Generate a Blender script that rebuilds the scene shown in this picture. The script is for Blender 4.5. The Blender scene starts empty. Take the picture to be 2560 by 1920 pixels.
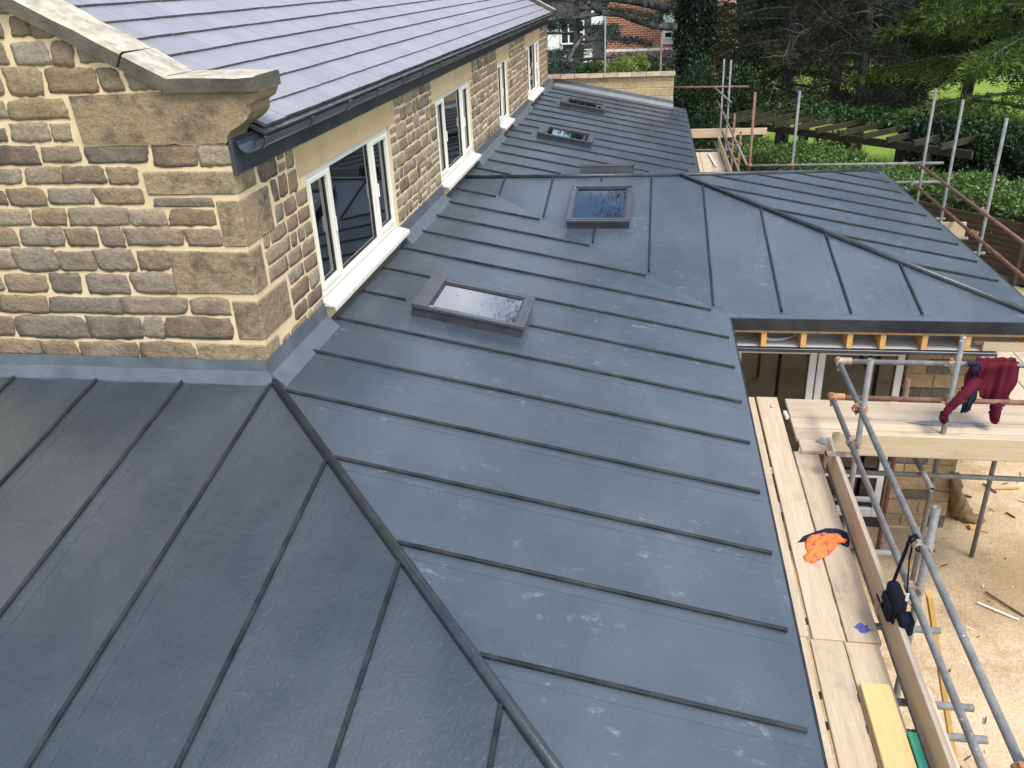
import bpy, bmesh, math, random
import numpy as np
from mathutils import Vector, Matrix
random.seed(7); rng = np.random.default_rng(7)
sc = bpy.context.scene
COL = sc.collection

# ------------------------------------------------------------------ camera
CAM = np.array([2.6613, -5.0883, 2.5436]); YAW, PITCH, ROLL, FPX = -0.1754, 0.4532, -0.0483, 2084.04
def cam_axes():
    cy, sy = math.cos(YAW), math.sin(YAW)
    f0 = np.array([sy, cy, 0.]); r0 = np.array([cy, -sy, 0.]); up = np.array([0, 0, 1.])
    f = math.cos(PITCH)*f0 - math.sin(PITCH)*up
    u = math.cos(PITCH)*up + math.sin(PITCH)*f0
    return math.cos(ROLL)*r0 + math.sin(ROLL)*u, -math.sin(ROLL)*r0 + math.cos(ROLL)*u, f
RX, UP, FW = cam_axes()
cd = bpy.data.cameras.new('camera'); cam = bpy.data.objects.new('camera', cd); COL.objects.link(cam)
cd.sensor_fit = 'HORIZONTAL'; cd.sensor_width = 36.0; cd.lens = FPX/2560*36.0; cd.clip_start = 0.05; cd.clip_end = 2000
m = Matrix.Identity(4)
for i in range(3):
    m[i][0] = RX[i]; m[i][1] = UP[i]; m[i][2] = -FW[i]; m[i][3] = CAM[i]
cam.matrix_world = m
sc.camera = cam
sc.cycles.max_bounces = 7; sc.cycles.diffuse_bounces = 3; sc.cycles.glossy_bounces = 3; sc.cycles.transparent_max_bounces = 6

# ------------------------------------------------------------------ sky, sun, exposure
SUN_DIR = Vector((0.34, -0.42, 0.84)).normalized()     # towards the sun
w = bpy.data.worlds.new('World'); sc.world = w; w.use_nodes = True
nt = w.node_tree; nt.nodes.clear()
out = nt.nodes.new('ShaderNodeOutputWorld'); bg = nt.nodes.new('ShaderNodeBackground')
sky = nt.nodes.new('ShaderNodeTexSky'); sky.sky_type = 'NISHITA'; sky.sun_disc = False
sky.sun_elevation = math.asin(SUN_DIR.z); sky.sun_rotation = math.atan2(SUN_DIR.x, SUN_DIR.y)
sky.air_density = 1.0; sky.dust_density = 1.5; sky.ozone_density = 1.5; sky.altitude = 60
tc = nt.nodes.new('ShaderNodeTexCoord'); mp = nt.nodes.new('ShaderNodeMapping'); mp.inputs['Scale'].default_value = (1.6, 1.6, 3.2); mp.inputs['Location'].default_value = (6.0, 6.0, 6.0)
nz = nt.nodes.new('ShaderNodeTexNoise'); nz.inputs['Scale'].default_value = 1.5; nz.inputs['Detail'].default_value = 7; nz.inputs['Roughness'].default_value = .55
cr = nt.nodes.new('ShaderNodeValToRGB'); cr.color_ramp.elements[0].position = .47; cr.color_ramp.elements[1].position = .64
mul = nt.nodes.new('ShaderNodeMath'); mul.operation = 'MULTIPLY'; mul.inputs[1].default_value = .85
mx = nt.nodes.new('ShaderNodeMixRGB'); mx.inputs['Color2'].default_value = (8.2, 8.3, 8.6, 1)
L = nt.links.new
L(tc.outputs['Generated'], mp.inputs['Vector']); L(mp.outputs['Vector'], nz.inputs['Vector']); L(nz.outputs['Fac'], cr.inputs['Fac'])
L(cr.outputs['Color'], mul.inputs[0]); L(mul.outputs[0], mx.inputs['Fac']); L(sky.outputs['Color'], mx.inputs['Color1'])
L(mx.outputs['Color'], bg.inputs['Color']); L(bg.outputs['Background'], out.inputs['Surface'])
bg.inputs['Strength'].default_value = 0.15
sl = bpy.data.lights.new('sun', 'SUN'); sl.energy = 2.0; sl.angle = math.radians(22); sl.color = (1, .96, .90)
so = bpy.data.objects.new('sun', sl); COL.objects.link(so); so.rotation_euler = SUN_DIR.to_track_quat('Z', 'Y').to_euler(); so.location = (20, 0, 40)
sc.view_settings.view_transform = 'Standard'; sc.view_settings.look = 'None'; sc.view_settings.exposure = 1.0; sc.view_settings.gamma = 1

# ------------------------------------------------------------------ pixel -> place (on a plane the thing touches)
def ray(px, py): return FW + ((px-1280)/FPX)*RX - ((py-960)/FPX)*UP
def hit(px, py, n, k):
    n = np.array(n, float); d = ray(px, py); t = (k - n@CAM)/(n@d); return CAM + t*d
def onZ(px, py, z): return hit(px, py, (0, 0, 1), z)
def onY(px, py, y): return hit(px, py, (0, 1, 0), y)
def onX(px, py, x): return hit(px, py, (1, 0, 0), x)

# ------------------------------------------------------------------ materials
def lerp(a, b, t): return tuple(a[i]+(b[i]-a[i])*t for i in range(3))
class NT:
    def __init__(s, name):
        s.m = bpy.data.materials.new(name); s.m.use_nodes = True; s.t = s.m.node_tree; s.t.nodes.clear()
        s.out = s.n('ShaderNodeOutputMaterial'); s.b = s.n('ShaderNodeBsdfPrincipled'); s.l(s.b.outputs[0], s.out.inputs['Surface'])
        s.geo = s.n('ShaderNodeNewGeometry'); s.pos = s.geo.outputs['Position']
    def n(s, t): return s.t.nodes.new(t)
    def l(s, a, b): s.t.links.new(a, b)
    def noise(s, scale, detail=5, rough=.55, stretch=None, vec=None, dist=0):
        v = vec or s.pos
        if stretch:
            mp = s.n('ShaderNodeMapping'); mp.inputs['Scale'].default_value = stretch; s.l(v, mp.inputs['Vector']); v = mp.outputs['Vector']
        z = s.n('ShaderNodeTexNoise'); z.inputs['Scale'].default_value = scale; z.inputs['Detail'].default_value = detail
        z.inputs['Roughness'].default_value = rough; z.inputs['Distortion'].default_value = dist; s.l(v, z.inputs['Vector']); return z.outputs['Fac']
    def ramp(s, f, stops):
        r = s.n('ShaderNodeValToRGB'); e = r.color_ramp.elements
        while len(e) < len(stops): e.new(.5)
        for i, (p, c) in enumerate(stops):
            e[i].position = p; e[i].color = (c, c, c, 1) if isinstance(c, (int, float)) else (*c, 1)
        s.l(f, r.inputs['Fac']); return r.outputs['Color']
    def mix(s, f, a, b, mode='MIX'):
        x = s.n('ShaderNodeMixRGB'); x.blend_type = mode
        for k, v in (('Fac', f), ('Color1', a), ('Color2', b)):
            if isinstance(v, (int, float)): x.inputs[k].default_value = v if k == 'Fac' else (v, v, v, 1)
            elif isinstance(v, tuple): x.inputs[k].default_value = (*v, 1)
            else: s.l(v, x.inputs[k])
        return x.outputs['Color']
    def rnd(s): return s.n('ShaderNodeObjectInfo').outputs['Random']
    def math(s, op, a, b=0.):
        x = s.n('ShaderNodeMath'); x.operation = op
        for i, v in enumerate((a, b)):
            if isinstance(v, (int, float)): x.inputs[i].default_value = v
            else: s.l(v, x.inputs[i])
        return x.outputs[0]
    def bump(s, h, strength=.3, dist=.01):
        b = s.n('ShaderNodeBump'); b.inputs['Strength'].default_value = strength; b.inputs['Distance'].default_value = dist
        s.l(h, b.inputs['Height']); s.l(b.outputs['Normal'], s.b.inputs['Normal']); return b
    def set(s, **k):
        for a, v in k.items():
            i = s.b.inputs[{'col': 'Base Color', 'rough': 'Roughness', 'metal': 'Metallic', 'spec': 'Specular IOR Level', 'ior': 'IOR', 'coat': 'Coat Weight', 'coatr': 'Coat Roughness', 'sss': 'Subsurface Weight'}[a]]
            if isinstance(v, (int, float)): i.default_value = v
            elif isinstance(v, tuple): i.default_value = (*v, 1)
            else: s.l(v, i)
        return s
def simple(name, col, rough=.6, var=.2, scale=6, bump=.15, bscale=60, bdist=.004, metal=0., spec=.5, stretch=None, objvar=0.):
    t = NT(name); f = t.noise(scale, 6, .6, stretch)
    c = t.mix(t.ramp(f, [(.3, 0.), (.7, 1.)]), lerp(col, (0, 0, 0), var), lerp(col, (1, 1, 1), var*.35))
    if objvar:
        c = t.mix(1., c, t.ramp(t.rnd(), [(0., 1-objvar), (1., 1.+0*objvar)]), 'MULTIPLY')
    t.set(col=c, rough=rough, metal=metal, spec=spec)
    if bump: t.bump(t.noise(bscale, 4, .6, stretch), bump, bdist)
    return t.m
MT = {}
# GRP roof sheet: dark slate grey, satin, orange-peel texture, chalky scuffs
def grp(name, col, scuff, peel):
    t = NT(name)
    big = t.ramp(t.noise(.9, 4, .6), [(.35, 0.), (.65, 1.)])
    c = t.mix(big, lerp(col, (0, 0, 0), .13), lerp(col, (1, 1, 1), .02))
    band = t.ramp(t.noise(1.3, 3, .5, (1.2, .25, 1)), [(.45, 0.), (.6, 1.)])
    c = t.mix(t.math('MULTIPLY', band, .25), c, lerp(col, (1, 1, 1), .05))
    area = t.ramp(t.noise(1.5, 2, .5), [(.44, 0.), (.62, 1.)])
    sp = t.ramp(t.noise(9., 8, .72, (.8, 1.2, 1)), [(.57, 0.), (.70, 1.)])
    fine = t.ramp(t.noise(75, 3, .7), [(.42, 0.), (.62, 1.)])
    s1 = t.math('MULTIPLY', t.math('MULTIPLY', area, sp), t.math('ADD', t.math('MULTIPLY', fine, .7), .3))
    dots = t.math('MULTIPLY', t.ramp(t.noise(110, 1, .4), [(.755, 0.), (.775, 1.)]), .55)
    s1 = t.math('MAXIMUM', t.math('MULTIPLY', s1, .60), t.math('MULTIPLY', dots, area))
    s1 = t.math('MULTIPLY', s1, scuff)
    c = t.mix(s1, c, (.40, .43, .47))
    r = t.math('ADD', t.math('MULTIPLY', t.ramp(t.noise(2.2, 6, .65), [(.3, 0.), (.7, 1.)]), .08), .29)
    r = t.math('ADD', r, t.math('MULTIPLY', s1, .4))
    t.set(col=c, rough=r, spec=.75)
    h = t.math('ADD', t.math('MULTIPLY', t.noise(30, 4, .65, (1.4, .8, 1), dist=.5), 1.1), t.math('MULTIPLY', t.noise(6, 3, .5), .9))
    t.bump(h, peel, .006)
    return t.m
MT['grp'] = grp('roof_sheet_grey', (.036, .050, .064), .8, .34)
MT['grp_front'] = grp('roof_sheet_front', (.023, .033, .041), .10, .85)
MT['roll'] = simple('hip_roll_grey', (.009, .015, .018), .32, .08, 5, .5, 50, .004, spec=.5)
MT['grp_trim'] = simple('roof_trim_shaded', (.006, .009, .011), .5, .08, 5, .25, 45, .004, spec=.22)  # seams match the sheet; shade on their sides is put into this near-black
t = NT('lead_flashing'); f = t.ramp(t.noise(5, 6, .6), [(.3, 0.), (.7, 1.)])
t.set(col=t.mix(f, (.062, .073, .083), (.098, .112, .127)), rough=.48, spec=.55); t.bump(t.noise(14, 4, .6), .35, .01); MT['lead'] = t.m
# stone
def stone_mat(name, stops, dark=.5, rough_bump=.75, dsc=2.6):
    t = NT(name)
    base = t.ramp(t.rnd(), stops)
    n1 = t.ramp(t.noise(7, 7, .62), [(.28, 0.), (.72, 1.)])
    c = t.mix(t.math('MULTIPLY', n1, .5), base, (.36, .29, .19))
    n2 = t.ramp(t.noise(dsc, 6, .65, vec=None), [(.50, 0.), (.66, 1.)])
    c = t.mix(t.math('MULTIPLY', n2, dark), c, (.045, .042, .042))
    n3 = t.ramp(t.noise(5.1, 4, .6, (1.1, 1, 1.7)), [(.60, 0.), (.74, 1.)])
    c = t.mix(t.math('MULTIPLY', n3, .5), c, (.30, .165, .06))
    g = t.ramp(t.noise(60, 5, .85), [(.3, .62), (.7, 1.28)])
    c = t.mix(1., c, g, 'MULTIPLY')
    t.set(col=c, rough=.9, spec=.25)
    vor = t.n('ShaderNodeTexVoronoi'); vor.inputs['Scale'].default_value = 16; t.l(t.pos, vor.inputs['Vector'])
    h = t.math('ADD', t.math('MULTIPLY', t.noise(17, 10, .75, (1, 1, 1.2)), 1.6), t.math('MULTIPLY', vor.outputs['Distance'], .5))
    t.bump(h, rough_bump, .045)
    return t.m
MT['stone'] = stone_mat('rubble_stone', [(0., (.37, .30, .215)), (.14, (.24, .165, .10)), (.28, (.41, .335, .235)), (.42, (.28, .235, .185)), (.56, (.38, .28, .155)), (.66, (.13, .10, .082)), (.80, (.39, .335, .26)), (1., (.26, .165, .085))], .42)
MT['quoin'] = stone_mat('dressed_quoin', [(0., (.31, .225, .13)), (.5, (.36, .275, .165)), (1., (.27, .20, .12))], .72, .7, 4.2)
MT['coping'] = None
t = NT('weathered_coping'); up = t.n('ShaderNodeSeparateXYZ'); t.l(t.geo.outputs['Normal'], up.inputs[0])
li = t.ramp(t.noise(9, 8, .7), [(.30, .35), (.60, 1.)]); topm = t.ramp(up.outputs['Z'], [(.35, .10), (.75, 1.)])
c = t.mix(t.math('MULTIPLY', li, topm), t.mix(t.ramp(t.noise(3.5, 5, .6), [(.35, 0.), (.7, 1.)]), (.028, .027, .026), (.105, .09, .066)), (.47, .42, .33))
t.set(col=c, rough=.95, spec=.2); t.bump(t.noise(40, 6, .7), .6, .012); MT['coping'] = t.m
t = NT('buff_mortar'); c = t.mix(t.ramp(t.noise(4, 6, .6), [(.3, 0.), (.7, 1.)]), (.54, .415, .24), (.69, .545, .345))
c = t.mix(t.math('MULTIPLY', t.ramp(t.noise(90, 2, .7), [(.55, 0.), (.75, 1.)]), .35), c, (.30, .23, .13))
t.set(col=c, rough=.95, spec=.2); t.bump(t.noise(60, 5, .7), .45, .008); MT['mortar'] = t.m
MT['parcoping'] = stone_mat('parapet_coping', [(0., (.30, .24, .155)), (.5, (.25, .20, .135)), (1., (.38, .30, .19))], .55, .5, 5.)
MT['lintel'] = simple('sawn_lintel', (.52, .375, .20), .85, .10, 2.5, .15, 120, .003, spec=.25, objvar=.1)
MT['newstone'] = stone_mat('new_sandstone', [(0., (.44, .31, .155)), (.5, (.56, .42, .23)), (.85, (.48, .34, .175)), (1., (.26, .18, .11))], .12, .5)
MT['pierstone'] = stone_mat('pier_sandstone', [(0., (.42, .30, .155)), (.6, (.46, .33, .18)), (.82, (.36, .26, .14)), (.86, (.085, .08, .075)), (1., (.10, .09, .085))], .30, .6, 3.4)
t = NT('roof_tile'); f = t.ramp(t.noise(3.5, 6, .6, (1, 1, 1)), [(.3, 0.), (.7, 1.)])
c = t.mix(f, (.19, .186, .198), (.235, .231, .243)); c = t.mix(1., c, t.ramp(t.rnd(), [(0., .93), (1., 1.05)]), 'MULTIPLY')
c = t.mix(t.math('MULTIPLY', t.ramp(t.noise(26, 4, .7, (1.5, .6, 1)), [(.66, 0.), (.74, 1.)]), .35), c, (.5, .5, .5))
t.set(col=c, rough=.50, spec=.55); t.bump(t.noise(30, 5, .6), .15, .006); MT['tile'] = t.m
MT['tile_edge'] = simple('tile_edge', (.055, .055, .058), .85, .3, 20, .4, 60)
MT['gutter'] = simple('gutter_plastic', (.030, .038, .048), .28, .15, 4, .05, 40, spec=.6)
MT['fascia'] = simple('navy_fascia', (.016, .021, .032), .34, .1, 2, .04, 30, spec=.5)
MT['cfascia'] = simple('charcoal_fascia', (.010, .011, .013), .5, .08, 3, .06, 30, spec=.25)
MT['cream'] = simple('cream_frame', (.70, .67, .58), .38, .04, 3, .03, 30)
MT['white'] = simple('white_sill', (.66, .64, .57), .35, .05, 4, .03, 30)
MT['upvc'] = simple('grey_white_frame', (.66, .66, .65), .4, .12, 4, .04, 30)
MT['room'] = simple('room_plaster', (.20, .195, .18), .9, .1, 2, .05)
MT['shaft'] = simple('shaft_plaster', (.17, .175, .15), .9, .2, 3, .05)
MT['darkroom'] = simple('unlit_room', (.05, .048, .045), .9, .2, 2, .05)  # darker copy of the room colour, painting in the dimness behind the doors
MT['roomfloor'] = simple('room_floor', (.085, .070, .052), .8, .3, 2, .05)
MT['black'] = simple('black_rubber', (.012, .012, .013), .6, .1, 6, .1)
MT['alu'] = simple('skylight_frame', (.040, .042, .048), .32, .07, 6, .06, 40, spec=.6, stretch=(1, 1, 1))
MT['aludark'] = simple('skylight_skirt', (.018, .021, .025), .42, .08, 6, .08, 40)
def glass(name, tint, ior):
    t = NT(name); t.t.nodes.remove(t.b)
    tr = t.n('ShaderNodeBsdfTransparent'); tr.inputs[0].default_value = (*tint, 1)
    gl = t.n('ShaderNodeBsdfGlossy'); gl.inputs['Roughness'].default_value = .03; gl.inputs['Color'].default_value = (.95, .97, 1, 1)
    fr = t.n('ShaderNodeFresnel'); fr.inputs['IOR'].default_value = ior
    b = t.n('ShaderNodeBump'); b.inputs['Strength'].default_value = .05; b.inputs['Distance'].default_value = .01; t.l(t.noise(1.7, 1, .4), b.inputs['Height'])
    t.l(b.outputs[0], gl.inputs['Normal'])
    mxs = t.n('ShaderNodeMixShader'); t.l(fr.outputs[0], mxs.inputs[0]); t.l(tr.outputs[0], mxs.inputs[1]); t.l(gl.outputs[0], mxs.inputs[2])
    t.l(mxs.outputs[0], t.out.inputs['Surface']); return t.m
MT['glass'] = glass('window_glass', (.62, .66, .66), 2.5)
MT['doorglass'] = glass('door_glass', (.55, .58, .58), 1.6)
MT['skyglass'] = glass('skylight_glass', (.66, .74, .68), 2.9)
# wood
def wood(name, col, col2, stretch, stain=.4, rough=.8, objvar=.12):
    t = NT(name)
    oi = t.n('ShaderNodeObjectInfo'); ad = t.n('ShaderNodeVectorMath'); ad.operation = 'ADD'
    cmb = t.n('ShaderNodeCombineXYZ'); t.l(t.math('MULTIPLY', oi.outputs['Random'], 37.), cmb.inputs[2]); t.l(t.pos, ad.inputs[0]); t.l(cmb.outputs[0], ad.inputs[1])
    v = ad.outputs[0]
    g = t.ramp(t.noise(5, 7, .65, stretch, v, .6), [(.28, 0.), (.72, 1.)])
    c = t.mix(g, col, col2)
    fine = t.ramp(t.noise(22, 4, .6, stretch, v), [(.60, 0.), (.70, 1.)])
    c = t.mix(t.math('MULTIPLY', fine, .35), c, lerp(col, (0, 0, 0), .55))
    st = t.ramp(t.noise(2.3, 6, .65, None, v), [(.56, 0.), (.72, 1.)])
    c = t.mix(t.math('MULTIPLY', st, stain), c, (.16, .145, .125))
    sp = t.ramp(t.noise(30, 3, .7, None, v), [(.68, 0.), (.74, 1.)])
    c = t.mix(t.math('MULTIPLY', sp, stain*.9), c, (.66, .62, .54))
    c = t.mix(1., c, t.ramp(oi.outputs['Random'], [(0., 1-objvar), (1., 1.)]), 'MULTIPLY')
    t.set(col=c, rough=rough, spec=.3); t.bump(t.noise(16, 5, .6, stretch, v), .3, .006); return t.m
MT['boardY'] = wood('scaffold_wood_lengthwise', (.44, .345, .24), (.60, .49, .355), (5, .35, 5), .5)
MT['boardX'] = wood('scaffold_wood_crosswise', (.44, .345, .24), (.60, .49, .355), (.35, 5, 5), .5)
MT['toeX'] = wood('toe_wood_crosswise', (.42, .325, .205), (.53, .42, .285), (.35, 5, 5), .3)
MT['toeY'] = wood('toe_wood_lengthwise', (.47, .37, .26), (.58, .48, .35), (5, .35, 5), .2)
MT['yellow'] = wood('fresh_yellow_timber', (.66, .45, .185), (.74, .53, .25), (4, .3, 4), .05, .6, 0)
MT['orange'] = wood('sawn_orange_timber', (.52, .29, .085), (.62, .37, .13), (4, .4, 4), .05, .7)
MT['osb'] = simple('plywood_edge', (.46, .26, .095), .85, .35, 25, .4, 60)
MT['oldwood'] = wood('dark_fence_wood', (.045, .034, .026), (.085, .066, .050), (.5, .5, 6), .3, .9)
MT['pergola'] = wood('mossy_pergola_wood', (.022, .021, .011), (.045, .040, .021), (1, 1, 1), .4, .9)
MT['leanwood'] = wood('ochre_timber', (.48, .28, .075), (.60, .38, .12), (5, 5, .4), .1, .7)
MT['greenboard'] = simple('green_board', (.035, .36, .22), .5, .15, 8, .1)
# metal tube
def tube_mat(name, col, col2, spat, rough, metal):
    t = NT(name); f = t.ramp(t.noise(11, 6, .65), [(.35, 0.), (.65, 1.)]); c = t.mix(f, col, col2)
    s = t.ramp(t.noise(36, 4, .7), [(.64, 0.), (.68, 1.)]); big = t.ramp(t.noise(3, 3, .6), [(.45, 0.), (.6, 1.)])
    c = t.mix(t.math('MULTIPLY', t.math('MULTIPLY', s, big), spat), c, (.68, .66, .62))
    t.set(col=c, rough=rough, metal=metal, spec=.35); t.bump(t.noise(60, 3, .6), .2, .003); return t.m
MT['galv'] = tube_mat('galvanised_tube', (.115, .113, .108), (.20, .196, .188), .9, .58, 0.)
MT['rust'] = tube_mat('rusty_tube', (.13, .062, .040), (.22, .12, .085), .25, .75, .05)
MT['clip'] = tube_mat('coupler_metal', (.24, .15, .09), (.38, .33, .26), .3, .65, .3)
MT['cliprust'] = tube_mat('rusty_coupler', (.30, .13, .055), (.42, .22, .11), .2, .8, .1)
# cloth
def cloth(name, col, weave=180, var=.2, print_col=None):
    t = NT(name); f = t.ramp(t.noise(12, 4, .6), [(.3, 0.), (.7, 1.)]); c = t.mix(f, lerp(col, (0, 0, 0), var), col)
    if print_col:
        pm = t.math('MULTIPLY', t.ramp(t.noise(13, 2, .5, dist=2.5), [(.60, 0.), (.62, 1.)]), t.ramp(t.noise(3.3, 1, .4), [(.48, 0.), (.53, 1.)]))
        c = t.mix(pm, c, print_col)
    t.set(col=c, rough=.95, spec=.15); t.bump(t.noise(weave, 2, .6), .35, .004); return t.m
MT['maroon'] = cloth('maroon_fleece', (.085, .008, .018)); MT['navy'] = cloth('navy_cloth', (.018, .022, .048))
MT['tee'] = cloth('orange_jersey', (.80, .215, .065), 220, .15, (.12, .05, .16)); MT['bag'] = cloth('navy_nylon', (.012, .014, .026), 240)
MT['hessian'] = cloth('hessian', (.23, .16, .085), 90, .35)
MT['cable'] = simple('grey_cable', (.62, .62, .60), .5, .05, 5, 0)
# ground
t = NT('sandy_ground'); a = t.ramp(t.noise(.55, 7, .62), [(.38, 0.), (.62, 1.)]); c = t.mix(a, (.39, .28, .16), (.62, .485, .315))
b2 = t.ramp(t.noise(1.7, 8, .7), [(.50, 0.), (.66, 1.)]); c = t.mix(t.math('MULTIPLY', b2, .6), c, (.29, .195, .105))
g = t.ramp(t.noise(38, 5, .75), [(.3, .70), (.72, 1.18)]); c = t.mix(1., c, g, 'MULTIPLY')
t.set(col=c, rough=.98, spec=.15); t.bump(t.math('ADD', t.noise(26, 6, .7), t.noise(5, 4, .6)), .65, .03); MT['sand'] = t.m
t = NT('lawn_grass'); a = t.ramp(t.noise(.35, 5, .6), [(.35, 0.), (.65, 1.)]); c = t.mix(a, (.13, .215, .030), (.22, .295, .050))
g = t.ramp(t.noise(9, 6, .75), [(.3, .75), (.7, 1.15)]); c = t.mix(1., c, g, 'MULTIPLY'); t.set(col=c, rough=.95, spec=.2); t.bump(t.noise(20, 5, .7), .5, .04); MT['lawn'] = t.m
# foliage: tint attribute = random leaf tone, lighter towards conifer spray tips
def leaf(name, dark, light, rough=.6, trans=.25):
    t = NT(name); at = t.n('ShaderNodeAttribute'); at.attribute_name = 'tint'
    c = t.mix(at.outputs['Fac'], dark, light); c = t.mix(t.math('MULTIPLY', t.ramp(t.noise(1.2, 3, .6), [(.35, 0.), (.65, 1.)]), .35), c, lerp(dark, light, .2))
    t.set(col=c, rough=rough, spec=.35)
    tl = t.n('ShaderNodeBsdfTranslucent'); t.l(c, tl.inputs[0]); ms = t.n('ShaderNodeMixShader'); ms.inputs[0].default_value = trans
    t.l(t.b.outputs[0], ms.inputs[1]); t.l(tl.outputs[0], ms.inputs[2]); t.l(ms.outputs[0], t.out.inputs['Surface']); return t.m
MT['f_hedge'] = leaf('hedge_leaf', (.024, .062, .012), (.17, .25, .050), .40, .25)
MT['f_ivy'] = leaf('ivy_leaf', (.007, .018, .007), (.040, .070, .024), .5, .12)
MT['f_cedar'] = leaf('cedar_needle', (.018, .032, .026), (.065, .095, .078), .7, .15)
MT['f_brown'] = leaf('brown_larch', (.014, .018, .008), (.085, .085, .045), .8, .15)
MT['f_dark'] = leaf('dark_conifer', (.007, .017, .007), (.042, .070, .024), .7, .15)
MT['f_blue'] = leaf('blue_cedar', (.020, .030, .032), (.10, .125, .125), .7, .15)
MT['f_cyp'] = leaf('golden_cypress', (.010, .030, .006), (.18, .25, .036), .6, .25)
MT['f_bush'] = leaf('yellow_bush', (.04, .075, .015), (.24, .28, .07), .5, .25)
MT['f_climb'] = leaf('climber_leaf', (.014, .034, .010), (.055, .10, .025), .5, .2)
MT['bark'] = simple('bark', (.020, .017, .012), .95, .4, 8, .8, 30, .03, spec=.15, stretch=(1, 1, .3))
MT['barkmoss'] = simple('mossy_bark', (.026, .024, .013), .95, .45, 4, .8, 25, .03, spec=.15)
MT['twig'] = simple('pale_twig', (.105, .088, .062), .9, .3, 6, .3, 30)
# far houses
t = NT('red_brick'); br = t.n('ShaderNodeTexBrick'); mp = t.n('ShaderNodeMapping'); mp.inputs['Rotation'].default_value = (math.radians(90), 0, 0)
t.l(t.pos, mp.inputs['Vector']); t.l(mp.outputs[0], br.inputs['Vector']); br.inputs['Scale'].default_value = 1
for k, v in (('Brick Width', .33), ('Row Height', .125), ('Mortar Size', .014)): br.inputs[k].default_value = v
br.inputs['Color1'].default_value = (.30, .105, .055, 1); br.inputs['Color2'].default_value = (.19, .060, .035, 1); br.inputs['Mortar'].default_value = (.42, .33, .25, 1)
t.set(col=br.outputs['Color'], rough=.9, spec=.2); MT['brick'] = t.m
MT['render'] = simple('white_render', (.74, .73, .70), .85, .08, 2, .1); MT['timber'] = simple('black_timber', (.02, .018, .016), .8, .2)
MT['clay'] = simple('clay_tile', (.17, .075, .055), .85, .3, 5, .3); MT['pink'] = simple('pink_tile', (.36, .17, .14), .85, .2, 5, .3)
MT['fglass'] = simple('far_pane', (.012, .014, .016), .08, .1, 2, 0)
MT['terracotta'] = simple('terracotta', (.40, .13, .05), .8, .2); MT['pebble'] = simple('pebble', (.45, .41, .36), .8, .4, 12, .2, objvar=.3)
MT['steel_roof'] = simple('weathered_roof_sheet', (.23, .22, .21), .7, .3, 6, .1)

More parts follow.
